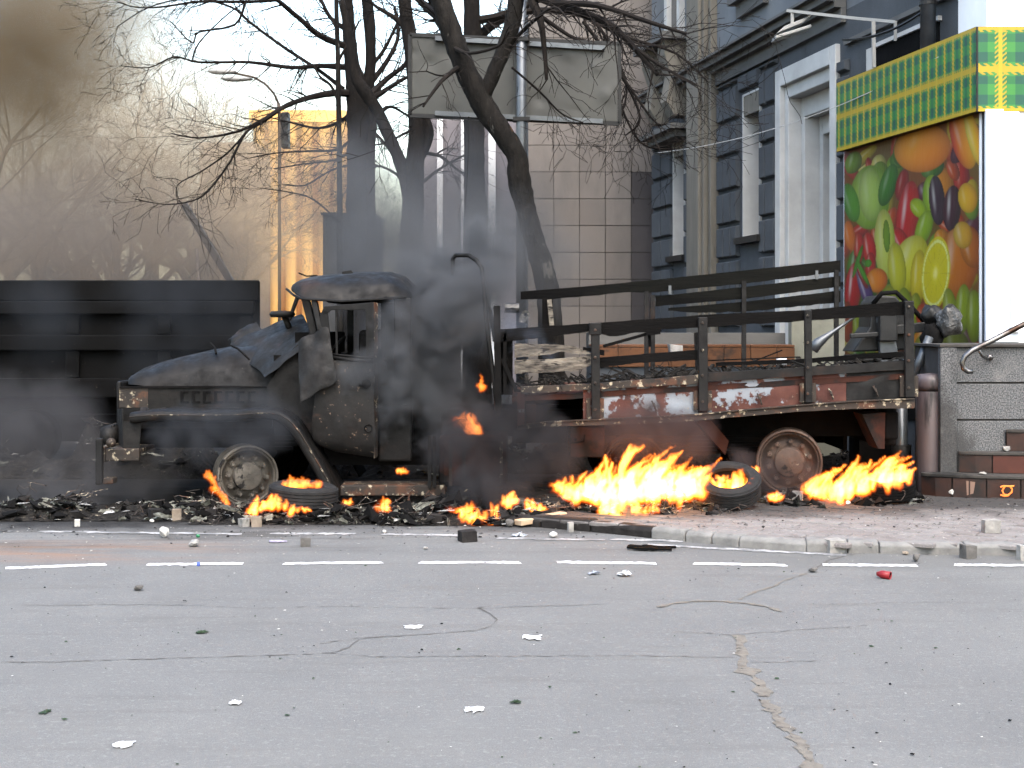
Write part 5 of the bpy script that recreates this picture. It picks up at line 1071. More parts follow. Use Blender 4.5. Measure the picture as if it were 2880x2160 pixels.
# far side of bed (boards on posts)
YF = Y0+2.4
def fboard(t, b, mm, j=1): return obj('far_side_board', board(t, b, 0, .04, .5, j, 40, YF), mm, tr)
fboard([(1464,820),(1640,806),(1840,787),(2364,732)], [(1464,842),(1560,840),(1640,834),(1760,822),(1840,822),(2100,797),(2364,764)], M['wood_green'], 1.6)
fboard([(1842,834),(2100,806),(2364,776)], [(1842,862),(2100,840),(2364,806)], M['wood_green'])
fboard([(1880,866),(2100,848),(2364,817)], [(1880,874),(1960,880),(2100,876),(2364,850)], M['wood_green'], 2.5)
for x, w_, t0, t1, mm in ((1540,30,838,920,M['wood_char']),(1818,12,820,900,M['char']),(1836,12,830,900,M['char']),(2092,12,790,880,M['char']),(2352,12,760,856,M['char'])):
    obj('far_post', MB().bar(P(x, t0, YF-.03), P(x, t1+260, YF-.03), .045, w_/FPX*YF, (1,0,0)), mm, tr)
obj('far_post_strip', MB().bar(P(1545, 842, YF-.07), P(1552, 915, YF-.07), .02, .05, (1,0,0)), M['wood_ash'], tr)
for x, y in ((1884,815),(2297,773),(1839,848),(2090,812)): obj('hinge_plate', MB().bar(P(x, y-12, YF-.02), P(x, y+12, YF-.02), .02, .03, (1,0,0)), M['galv'], tr)
# load-bed litter: burnt sticks, wire tangle, blackened scraps
rr = random.Random(77); mb = MB()
for _ in range(260):
    k = rr.random(); x = T(1460+1080*k, 0).x; y = Y0+rr.uniform(.1, 1.8); z = cz(1108-66*k, Y0)+rr.uniform(-.01, .05); a = rr.uniform(0, 3.14); L = rr.uniform(.05, .3)
    dv = Vector((math.cos(a)*L, math.sin(a)*L*.6, rr.uniform(-.02, .10))); mb.bar((x, y, z), Vector((x, y, z))+dv, rr.uniform(.012, .05), rr.uniform(.006, .025))
for _ in range(16):
    k = rr.uniform(.02, .38); q = Vector((T(1460+1080*k, 0).x, Y0+rr.uniform(.1, .6), cz(1108-66*k, Y0))); pts = [q]
    for __ in range(9): pts.append(pts[-1]+Vector((rr.gauss(.03,.05), rr.gauss(0,.04), rr.gauss(.005,.045)))); pts[-1].z = max(pts[-1].z, q.z-.02)
    mb.tube(pts, .004, 3)
lt = obj('bed_litter', mb, M['ash'], tr); lt['kind'] = 'stuff'
obj('burnt_pole', MB().bar(P(1696,974,14.0), P(1860,928,14.0), .03, .03), M['wood_char'], tr); obj('burnt_pole', MB().bar(P(1828,975,14.0), P(1826,942,14.0), .03, .03, (0,1,0)), M['black'], tr); obj('burnt_pole', MB().hull([P(x, y, Yb) for x, y in ((1815,930),(1855,920),(1858,940),(1820,944)) for Yb in (13.9, 14.05)]), M['wood_char'], tr)
obj('burnt_lath', MB().bar(P(1990,1014,13.6), P(2250,1004,13.6), .03, .012), M['wood_char'], tr); obj('burnt_lath', MB().bar(P(2110,1020,13.8), P(2200,985,13.8), .02, .012), M['black'], tr)
# loose things lying on the bed
c_ = P(1900, 992, 14.3)
o = obj('bed_stone', MB().hull([c_+Vector((x*.07, y*.06, z*.04+R.uniform(-.01,.01)))+Vector((R.uniform(-.015,.015),0,.04)) for x in (-1,1) for y in (-1,1) for z in (-1,1)]), M['stone'], org=c_); tag(o, 'pale stone lying among ash on the truck bed', 'stone')
c_ = P(2198, 1018, 13.7); o = obj('paper_roll', MB().lathe([(.0,-.045),(.04,-.045),(.042,0),(.04,.045),(0,.045)], c_, 'X', 16), M['paper'], org=c_, smooth=True); tag(o, 'small white roll on the truck bed near the middle post', 'roll')
# burnt machine and melted boom behind the truck tail
bm_ = thing('burnt_machine', 'black burnt machine with melted head and strut behind the truck tail', 'machine', P(2500, 1300, 14.6))
YM = 14.7
def mp(x, y, d=0): return P(x, y, YM+d)
obj('housing', MB().prism([mp(2398,990), mp(2550,985), mp(2548,870), mp(2520,832), mp(2470,830), mp(2452,850), mp(2446,920)], (0,.5,0)), M['dark_metal'], bm_, bevel=.02)
obj('column', MB().prism([mp(2478,1020,-.1), mp(2530,1015,-.1), mp(2508,890,-.1), mp(2468,895,-.1)], (0,.08,0)), M['galv'], bm_, bevel=.01)
obj('column_head', MB().box(mp(2462,0).x, mp(2512,0).x, YM-.18, YM, mp(0,960).z, mp(0,870).z), M['dark_metal'], bm_, bevel=.015)
obj('arm', MB().bar(mp(2390,945,-.1), mp(2470,940,-.1), .06, .05).bar(mp(2500,930,-.05), mp(2640,915,-.1), .12, .10), M['dark_metal'], bm_, bevel=.01)
obj('base_beam', MB().prism([mp(2398,1000,-.1), mp(2545,990,-.1), mp(2545,1010,-.1), mp(2398,1015,-.1)], (0,.4,0)), M['dark_metal'], bm_); obj('pedestal', MB().box(mp(2420,0).x, mp(2540,0).x, YM+.05, YM+.5, 0, mp(0,1012).z), M['black'], bm_)
rr = random.Random(9); mb = MB(); c_ = P(2662, 905, 14.2)
def lump(mb, c_, sx, sy, sz, seed, n=160):
    pts = []; rr = random.Random(seed)
    bm = bmesh.new(); bmesh.ops.create_icosphere(bm, subdivisions=3, radius=1)
    n0 = len(mb.v)
    for v in bm.verts:
        q = v.co.copy(); k = 1+.35*mnoise.noise(q*1.7+Vector((seed,0,0)))+.15*mnoise.noise(q*4+Vector((0,seed,0))); mb.v.append(Vector((q.x*sx*k, q.y*sy*k, q.z*sz*k))+c_)
    bm.verts.index_update(); mb.f += [tuple(v.index+n0 for v in f.verts) for f in bm.faces]; bm.free(); return mb
obj('melted_head', lump(MB(), P(2668,902,14.15), .135, .12, .15, 3), M['melted'], bm_, smooth=True)
obj('head_mount', lump(MB(), P(2620,885,14.35), .10, .12, .10, 5), M['dark_metal'], bm_, smooth=True); obj('drip', lump(MB(), P(2620,950,14.2), .10, .10, .14, 8), M['black'], bm_, smooth=True)
obj('strut', MB().tube([P(2614,948,14.1), P(2568,1062,14.05)], .042, 14), M['galv'], bm_, smooth=True); obj('strut_sleeve', MB().tube([P(2572,1050,14.05), P(2545,1120,14.03)], .05, 14), M['dark_metal'], bm_, smooth=True)
obj('hose', MB().tube([mp(2455,855,-.1), mp(2480,825,-.15), mp(2520,822,-.15), mp(2560,860,-.1), mp(2600,905,-.1)], .025, 8), M['black'], bm_, smooth=True)
o = obj('burnt_nozzle', MB().tube([P(2286,985,15.3), P(2300,965,15.3), P(2320,950,15.3), P(2345,932,15.3), P(2402,893,15.3)], [.055,.06,.04,.022,.012], 12), M['galv'], org=P(2286,985,15.3), smooth=True); tag(o, 'burnt tapering nozzle slanting up behind the bed rails', 'nozzle')

# ------------------------------------------------------------------ second burnt vehicle on the left
YT2 = 16.3
ct = thing('cargo_truck', 'second burnt truck, ribbed steel cargo body behind the bonnet at left', 'truck', (P(300,0,YT2).x, YT2+1, 0))
def s2(px, py, d=0): return P(px, py, YT2+d)
x0_, x1_ = s2(-420,0).x, s2(728,0).x
M['body2'] = pm('sooty_cargo_steel', [(.3, (0.00112,0.00102,0.00102)), (.6, (0.00186,0.00186,0.00186)), (.8, (0.00279,0.00260,0.00251))], 1.3, .8, 0, .25, 18, [((0.00456,0.00316,0.00251), 2.0, .60, .78), ((0.02790,0.02371,0.01814), 24, .665, .70)], spec=.08)
sk = obj('side_skin', MB().box(x0_, x1_, YT2+.06, YT2+.08, s2(0,1110).z, s2(0,792).z), M['body2'], ct)
obj('body_shell', MB().box(x0_, x1_-.62, YT2+.085, YT2+2.2, s2(0,1110).z, s2(0,1075).z).box(x0_, x1_-.62, YT2+2.2, YT2+2.26, s2(0,1075).z+.001, s2(0,810).z).box(x1_-.70, x1_-.62, YT2+.085, YT2+2.199, s2(0,1075).z+.001, s2(0,800).z), M['body2'], ct)
for a, b, dd in ((788,846,.0),(847,884,.045),(942,986,.04),(1064,1118,.05)): obj('side_rib', MB().box(x0_, x1_+(0 if a < 800 else -.05), YT2-dd, YT2+.058, s2(0,b).z, s2(0,a).z), M['body2'], ct, bevel=.015)
for px in (-330, -70, 203, 460, 690):
    for a, b in ((885,941),(987,1063)): obj('side_stake', MB().box(s2(px-19,0).x, s2(px+19,0).x, YT2-.0, YT2+.058, s2(0,b).z+.002, s2(0,a).z-.002), M['body2'], ct, bevel=.01)
mb = MB()
for y in (YT2+.55, YT2+1.45): mb.box(x0_-.5, x1_-.7, y, y+.09, .62, .84)
obj('chassis', mb, M['black'], ct)
for px in (60, 430, -300):
    c_ = s2(px, 0); wo = MB().lathe([(.0,.1),(.2,.05),(.26,.0),(.33,.0),(.34,.04),(.33,.28),(0,.28)], (c_.x, YT2+.15, .36), 'Y', 28); obj('wheel', wo, M['black'], ct, smooth=True)
obj('skirt', MB().box(x0_, x1_-.3, YT2+.5, YT2+.53, .3, .62), M['black'], ct)
# ------------------------------------------------------------------ stones, tyres, litter
def cobble(px, py, wpx, hpx, m, label, z=0.0, yaw=None, kind='box', seed=None, depth=1.0, name='cobblestone', grp='stones thrown about the wreck', cat='stone'):
    g = G(px, py, z); s_ = g.y/FPX; w_, h_ = wpx*s_*.92, hpx*s_; rr = random.Random(seed if seed is not None else int(px*13+py)); d_ = w_*depth*rr.uniform(.8, 1.0); pts = []
    g.y += d_*.35; yaw = rr.uniform(-.5, .5) if yaw is None else yaw; ca_, sa_ = math.cos(yaw), math.sin(yaw); k_ = 1/(abs(ca_)+.55*abs(sa_))
    if kind == 'box':
        for sx in (-1,1):
            for sy in (-1,1):
                for sz in (0,1):
                    b = Vector((sx*w_/2*rr.uniform(.86,1), sy*d_/2*rr.uniform(.86,1), h_*(sz*rr.uniform(.9,1)))); c1 = .13
                    for ax in range(3):
                        q = b.copy(); q[ax] *= (1-c1*rr.uniform(.6,1.6)) if ax < 2 else 1
                        if ax == 2: q.z = h_*(.12*rr.random()) if sz == 0 else q.z-h_*.12*rr.random()
                        pts.append(q)
    else:
        for _ in range(26):
            v = Vector((rr.gauss(0,1), rr.gauss(0,1), rr.gauss(0,1))).normalized(); e = .75 if kind == 'rock' else 1
            v = Vector([math.copysign(abs(c)**e, c) for c in v]); pts.append(Vector((v.x*w_/2*rr.uniform(.82,1.02), v.y*d_/2*rr.uniform(.82,1.02), h_/2+v.z*h_/2*rr.uniform(.85,1.02))))
    mb = MB().hull([Vector((q.x*ca_*k_-q.y*sa_, q.x*sa_+q.y*ca_, max(0, q.z)))+g for q in pts])
    o = obj(name, mb, m, org=g, bevel=min(w_, h_)*.05); tag(o, label, cat, grp); return o
S, SG, SD, SW, SB = M['stone'], M['stone_grey'], M['stone_dark'], M['stone_white'], M['stone_brown']
for a in (
 (459,1514,36,34,SW,'white broken boulder on the faded line left of the front wheel',0,None,'rock'),
 (543,1539,42,21,S,'pale split stone wedge on the orange dust stain',0,None,'rock'),
 (388,1663,34,18,SG,'lone dark grey wedge in front of the leftmost road dashes',0,None,'rock'),
 (858,1538,35,28,SG,'squared grey cobble alone on the asphalt below the lying tyre',0,.1,'box'),
 (1313,1525,58,32,SD,'large dark faceted cobble on the road below the cab',0,.4,'box'),
 (2288,1611,34,17,SG,'flat dark wedge lying across the end of the asphalt crack',0,None,'rock'),
 (2350,1555,60,38,S,'pale squared cobble leaning on the kerb',0,.25,'box'),
 (2580,1581,28,26,SG,'small upright grey wedge in the gutter',0,None,'rock'),
 (2548,1562,26,12,SB,'little brownish chip at the foot of the kerb',0,None,'rock'),
 (2727,1572,46,40,SG,'rough grey cobble against the right stretch of kerb',0,.3,'box'),
 (2876,1576,26,44,S,'pale cobble cut off by the right picture edge',0,.2,'box'),
 (2791,1499,52,38,S,'pale weathered cobble standing alone on the paving by the steps',KZ,.05,'box'),
 (2245,1417,38,36,S,'pale squared cobble in front of the rear wheel',KZ,-.3,'box'),
 (2386,1420,18,12,SW,'thin white triangular shard on the paving',KZ,None,'rock'),
 (2679,1395,25,20,SW,'largest of the pebbles below the bottom step',KZ,None,'egg'),
 (2706,1385,17,9,SW,'flat pebble nearest the riser below the bottom step',KZ,None,'egg'),
 (2710,1396,17,8,S,'flat pebble nearest the kerb below the bottom step',KZ,None,'egg'),
 (2648,1375,14,8,SW,'white pebble in the ash left of the steps',KZ,None,'egg'),
 (1719,1499,42,24,S,'pale wedge stone at the pavement end below the big fire',0,None,'rock'),
 (1605,1497,19,28,S,'upright pale block beside the split plank',0,.2,'box'),
 (1624,1480,10,9,SW,'tiny white cube right of the upright pale block',0,.2,'box'),
 (1557,1513,31,18,SW,'white chip below the split plank',0,None,'rock'),
 (1433,1484,33,25,SG,'grey stone touching the flame at the plank end',0,None,'rock'),
 (1197,1546,18,9,S,'small pale chip above the fourth road dash',0,None,'rock'),
 (495,1466,31,36,SB,'pale brown upright cobble in the rubble before the bumper',0,.15,'box'),
 (434,1464,44,32,SD,'blackened cobble left of the upright brown one',0,.5,'box'),
 (588,1459,44,26,SD,'black square cobble below the front wheel',0,.05,'box'),
 (720,1482,36,30,SB,'brown cobble right under the front flames',0,.1,'box'),
 (684,1482,30,24,S,'pale tilted cobble beside the front flames',0,.7,'box'),
 (656,1474,24,14,SG,'low grey stone left of the front flames',0,None,'rock'),
 (88,1446,36,27,SB,'grey brown squared cobble in the far left rubble',0,.4,'box'),
 (124,1459,30,14,S,'flat pale stone near the left edge of the rubble',0,None,'rock'),
 (161,1457,32,28,SB,'brownish rounded stone left of the white pebble',0,None,'rock'),
 (187,1457,15,11,SW,'white pebble beside the brownish rounded stone',0,None,'egg'),
 (27,1455,20,16,S,'round pale stone closest to the left edge',0,None,'egg'),
 (216,1481,18,20,SW,'white cube just above the worn line at left',0,.2,'box'),
 (426,1471,17,11,SW,'white chip in front of the blackened cobble',0,None,'rock'),
 (1219,1475,52,28,SD,'charred black block beneath the cab in the ashes',0,.2,'box'),
 (941,1461,30,32,SD,'charred round lump beside the front tyre',0,None,'rock'),
 (371,1447,30,22,SG,'grey tilted stone in the smoke before the bumper',0,.6,'box'),
 (1080,1500,16,10,SW,'tiny white chip on the line below the running board',0,None,'rock'),
 (310,1446,26,12,S,'pale sliver on the ash edge at left',0,None,'rock'),
 (2830,1250,26,16,S,'pale stone left on the second entrance step',.485,None,'rock'),
 (2765,1318,30,9,S,'flat chip on the lowest entrance step',.285,None,'rock')):
    if a[6] > .2:   # stones on the steps: place on the tread
        p_ = P(a[0], a[1], 13.34 if a[6] > .4 else 13.2); sz = a[2]/FPX*13.3; mb = MB(); rr = random.Random(int(a[0])); g = Vector((p_.x, p_.y, a[6])); mb.hull([g+Vector((rr.uniform(-.5,.5)*sz, rr.uniform(-.4,.4)*sz, rr.uniform(0,1)*a[3]/FPX*13.3)) for _ in range(16)]+[g]); tag(obj('cobblestone', mb, a[4], org=g), a[5], 'stone', 'stones thrown about the wreck')
    else: cobble(*a)

def tyre(name, label, c, R_, wd, rot, m=None):
    t = thing(name, label, 'tyre', c, 'burning tyres'); t.rotation_euler = rot
    prof = [(R_*.60,-wd*.38),(R_*.66,-wd*.47),(R_*.84,-wd*.5),(R_*.93,-wd*.44),(R_*.96,-wd*.36)]
    for k in range(5):
        a = -wd*.30+k*wd*.15; prof += [(R_,a-wd*.055),(R_,a+wd*.055)]
        if k < 4: prof += [(R_*.965,a+wd*.06),(R_*.965,a+wd*.09)]
    prof += [(R_*.96,wd*.36),(R_*.93,wd*.44),(R_*.84,wd*.5),(R_*.66,wd*.47),(R_*.60,wd*.38),(R_*.62,wd*.2),(R_*.9,0),(R_*.62,-wd*.2),(R_*.60,-wd*.38)]
    ORG[t.name] = Vector((0,0,0)); b = obj('carcass', MB().lathe(prof, (0,0,0), 'Z', 44), m or M['tyre'], t, smooth=False)
    return t
g = P(852, 1390, 12.3); tyre('tyre', 'car tyre lying flat beside the front wheel with flames inside', (g.x, 12.32, .20), .30, .19, (math.radians(2), math.radians(4), 0))
g = P(2054, 1385, 12.3); tyre('tyre', 'tyre tilted up between the two big fires, burning inside', (g.x, 12.42, .27), .285, .20, (math.radians(26), math.radians(-4), 0))
g = P(2500, 1345, 12.7); tyre('tyre', 'charred tyre almost lost in the right hand fire', (g.x, 12.85, .22), .27, .18, (math.radians(12), 0, 0), M['black'])
# plank, charred stick, wrappers
a_, b_ = G(1456, 1484), G(1585, 1470); a_.z = .04; b_.z = .07
o = obj('split_plank', MB().bar(a_, b_, .10, .045), M['wood_new'], org=a_, bevel=.006); tag(o, 'fresh pale split plank lying in front of the ashes', 'plank')
rr = random.Random(3); mb = MB()
for k in range(9): x = 1735+rr.uniform(0,120); mb.bar(G(x, 1546+rr.uniform(-5,5))+Vector((0,0,.02)), G(x+rr.uniform(40,80), 1546+rr.uniform(-3,6))+Vector((0,0,.015)), .03, .015)
o = obj('charred_stick', mb, M['wood_char'], org=G(1800, 1546)); tag(o, 'splintered charred lath on the road left of the kerb', 'stick')
def crumple(name, px, py, wpx, hpx, m, label, cat, flat=1.0):
    g = G(px, py); s_ = g.y/FPX*(.62 if cat in ('leaf',) else .8); rr = random.Random(int(px)); rows = []; n = 7
    for j in range(n):
        row = []
        for i in range(n):
            u, v = i/(n-1)-.5, j/(n-1)-.5; row.append(g+Vector((u*wpx*s_+rr.gauss(0,.01), v*wpx*s_*.8*(1+.5*rr.random())+rr.gauss(0,.014), .006+flat*hpx*s_*abs(rr.gauss(.35,.35))*(1-abs(u)*1.2))))
        rows.append(row)
    o = obj(name, MB().grid(rows), m, org=g, solid=.003); tag(o, label, cat); return o
crumple('paper_scrap', 1757, 1620, 42, 22, M['paper'], 'crumpled white paper standing up on the road', 'paper')
crumple('plastic_bag', 1670, 1616, 34, 14, M['greybag'], 'crumpled blue grey bag left of the white paper', 'bag')
crumple('foil_wrapper', 1462, 1510, 44, 16, M['foil'], 'crumpled silver wrapper below the split plank', 'wrapper')
crumple('paper_scrap', 1162, 1766, 52, 3, M['paper'], 'flat white paper strip in the middle of the road', 'paper', .4)
crumple('paper_scrap', 1335, 1998, 58, 5, M['paper'], 'largest flat white paper scrap near the bottom centre', 'paper', .4)
crumple('paper_scrap', 347, 2098, 54, 3, M['paper'], 'long white paper strip near the bottom left', 'paper', .4)
crumple('paper_scrap', 660, 1980, 22, 9, M['paper'], 'folded pale paper tent in the lower left road', 'paper')
crumple('paper_scrap', 1497, 1796, 60, 9, M['paper'], 'widest torn white flyer in the centre of the road', 'paper', .6)
crumple('paper_scrap', 310, 1448, 40, 14, M['paper'], 'white shredded paper on the ash edge at left', 'paper')
crumple('leaf', 566, 1780, 30, 8, M['leaf'], 'curled dark green leaf in the left road', 'leaf', .7)
crumple('leaf', 1450, 1978, 20, 12, M['leaf'], 'green sprig at the lower centre of the road', 'leaf', .8)
crumple('leaf', 130, 2005, 24, 7, M['leaf'], 'dark green leaf at the lower left', 'leaf', .7)
g = G(2490, 1628); c_ = g+Vector((0,0,.026))
cn = obj('red_cup', MB().lathe([(.0,-.06),(.012,-.058),(.026,-.025),(.027,.035),(.023,.035),(.022,-.03)], (0,0,0), 'X', 16), M['red'], org=(0,0,0), smooth=True); cn.location = c_; cn.rotation_euler = (0, .05, -.6); tag(cn, 'red crushed cup lying open end forward on the road', 'cup')
ORG[cn.name] = Vector((0,0,0)); obj('hollow', MB().lathe([(.0,.028),(.0225,.0285)], (0,0,0), 'X', 16), M['black'], cn)
g = G(558, 1592); o = obj('blue_can', MB().lathe([(.0,0),(.011,0),(.012,.004),(.012,.024),(.009,.028),(0,.028)], g, 'Z', 14), M['blue'], org=g, smooth=True); tag(o, 'small blue can standing on the second road dash', 'can')
g = G(782, 1527)+Vector((0,0,.012)); o = obj('small_bottle', MB().lathe([(.0,-.07),(.010,-.068),(.011,.02),(.006,.04),(.006,.07),(0,.07)], g, 'X', 12), M['purple'], org=g, smooth=True); tag(o, 'small purple labelled bottle lying left of the grey cobble', 'bottle')
g = G(557, 1511); o = obj('bottle_cap', MB().lathe([(.0,.022),(.012,.022),(.015,.016),(.015,0),(.012,0)], g, 'Z', 12), M['greenglass'], org=g, smooth=True); tag(o, 'green bottle cap above the orange dust stain', 'cap')

# ground litter nobody could count: flakes, glass, grit
def specks(name, n, m, label, size, seed, ylo=5.2, yhi=12.0, flat=.25, dens=None):
    rr = random.Random(seed); mb = MB()
    for _ in range(n):
        y = rr.uniform(ylo, yhi)**1.0; x = rr.uniform(-.38, .38)*y; z = .003
        if dens and rr.random() > dens(x, y): continue
        if x > 1.0 and y > front_y(x)-.02: z = PZ+.002
        s_ = size*rr.choice((.3,.35,.4,.5,.6,.8,1.2)); a = rr.uniform(0, 6.28); k = rr.randint(3, 5); h = s_*flat*rr.random()
        pts = [Vector((x+math.cos(a+2*math.pi*i/k)*s_*rr.uniform(.5,1), y+math.sin(a+2*math.pi*i/k)*s_*rr.uniform(.5,1), z+h*rr.random())) for i in range(k)]; top = Vector((x, y, z+h+.002))
        b0 = len(mb.v); mb.v += pts+[top]; mb.f += [(b0+i, b0+(i+1) % k, b0+k) for i in range(k)]
    o = obj(name, mb, m, fix=False); tag(o, label, 'litter', kind='stuff'); return o
specks('white_flakes', 330, M['stone_white'], 'tiny white paper flakes scattered over the road', .010, 1, dens=lambda x, y: max(0, .3+1.1*mnoise.noise(Vector((x*.8, y*.8, 9)))))
specks('dark_grit', 700, M['black'], 'tiny dark burnt bits scattered over the road', .011, 2, flat=.5, dens=lambda x, y: max(0, .35+mnoise.noise(Vector((x*.9, y*.9, 4)))))
specks('leaf_bits', 150, M['leaf'], 'tiny green leaf and glass bits on the road', .014, 3, flat=.5)
specks('stone_grit', 500, M['stone'], 'pale stone grit scattered near the wreck', .013, 4, 10.2, 12.6, .8)
specks('soot_grit', 700, M['stone_dark'], 'black cinders along the foot of the wreck', .018, 6, 11.1, 12.7, .8)

# ------------------------------------------------------------------ burnt debris heaps
def heap(name, label, x0, x1, ycen, ywid, hgt, seed, n=260):
    rr = random.Random(seed); nx, ny = 60, 14; rows = []
    def hh(u, v): return max(0, (1-(2*v-1)**2))*max(.06, .42+1.25*mnoise.noise(Vector((u*(x1-x0)*2.6, v*2, seed))))*hgt*math.sin(min(1, max(0, u))*math.pi)**.35
    for j in range(ny+1):
        v = j/ny; rows.append([Vector((x0+(x1-x0)*i/nx+rr.gauss(0,.012), ycen-ywid/2+ywid*v+rr.gauss(0,.012), max(.003, hh(i/nx, v)+mnoise.noise(Vector((i*.9, j*.9, seed)))*.02+.004))) for i in range(nx+1)])
    h = thing(name, label, 'debris', ((x0+x1)/2, ycen, 0), kind='stuff')
    obj('mound', MB().grid(rows), M['ash'], h)
    def at():
        u, v = rr.random(), rr.uniform(.0, .85)
        for _ in range(4):
            if mnoise.noise(Vector((u*(x1-x0)*2.6, v*2, seed))) > rr.uniform(-.35, .25): break
            u, v = rr.random(), rr.uniform(.0, .85)
        return Vector((x0+(x1-x0)*u, ycen-ywid/2+ywid*v, max(.01, hh(u, v))))
    for nm, mm, k, kind in (('ash_flakes', M['ash_white'], n//4, 'flake'), ('charred_scraps', M['black'], n, 'chunk'), ('foil_scraps', M['wrap'], n//3, 'sheet'), ('burnt_wire', M['edge'], n//7, 'wire'), ('scorched_chunks', M['stone_dark'], n//3, 'chunk')):
        mb = MB()
        for _ in range(k):
            p = at(); s_ = rr.uniform(.008, .02)*(1+2.2*rr.random()**4)*1.3
            if kind == 'flake':
                pts = [p+Vector((rr.gauss(0,s_), rr.gauss(0,s_), abs(rr.gauss(0,.010))+.006)) for _ in range(4)]; b0 = len(mb.v); mb.v += pts; mb.f.append((b0, b0+1, b0+2)); mb.f.append((b0+1, b0+2, b0+3))
            elif kind == 'chunk': s_ *= 1.2; mb.hull([p+Vector((rr.gauss(0,s_*.6), rr.gauss(0,s_*.5), abs(rr.gauss(0,s_*.5)))) for _ in range(9)])
            elif kind == 'sheet':
                s_ *= 2.3; a = rr.uniform(0, 3.14); e1 = Vector((math.cos(a), math.sin(a), rr.uniform(-.3,.3)))*s_; e2 = Vector((-math.sin(a)*.5, math.cos(a)*.5, rr.uniform(.1,.6)))*s_*.6
                mb.grid([[p+e1*(i/4-.5)*2+e2*(j/3)+Vector((0,0,.012*math.sin(i*2.1+j*1.7+a)+.01)) for i in range(5)] for j in range(4)])
            else:
                q = p+Vector((0,0,.02)); pts = [q]
                for __ in range(7): pts.append(pts[-1]+Vector((rr.gauss(.02,.04), rr.gauss(0,.03), rr.gauss(0,.03)))); pts[-1].z = max(.01, pts[-1].z)
                mb.tube(pts, .0035, 3)
        obj(nm, mb, mm, h, fix=False)
    return h
heap('debris_heap', 'sooty rubble and foil scraps left of the truck bumper', -4.9, -2.45, 12.65, 1.1, .15, 11)
heap('debris_heap', 'scorched scraps and ash around the front wheel and tyre', -2.7, -.9, 12.35, .9, .16, 12, 340)
heap('debris_heap', 'ash and burnt scraps beneath the cab', -1.1, .35, 12.3, .95, .14, 13, 340)
heap('debris_heap', 'glowing debris bed under the largest fire', .0, 2.15, 12.35, .95, .20, 14, 420)
heap('debris_heap', 'black burnt ridge under the right hand fire', 1.9, 3.75, 12.75, .75, .17, 15, 260)
heap('light_block_heap', 'added black rubble bank blocking light behind both trucks', -8.0, 4.3, 16.0, 1.2, .62, 16, 500)  # added bank, stops light showing through under the trucks
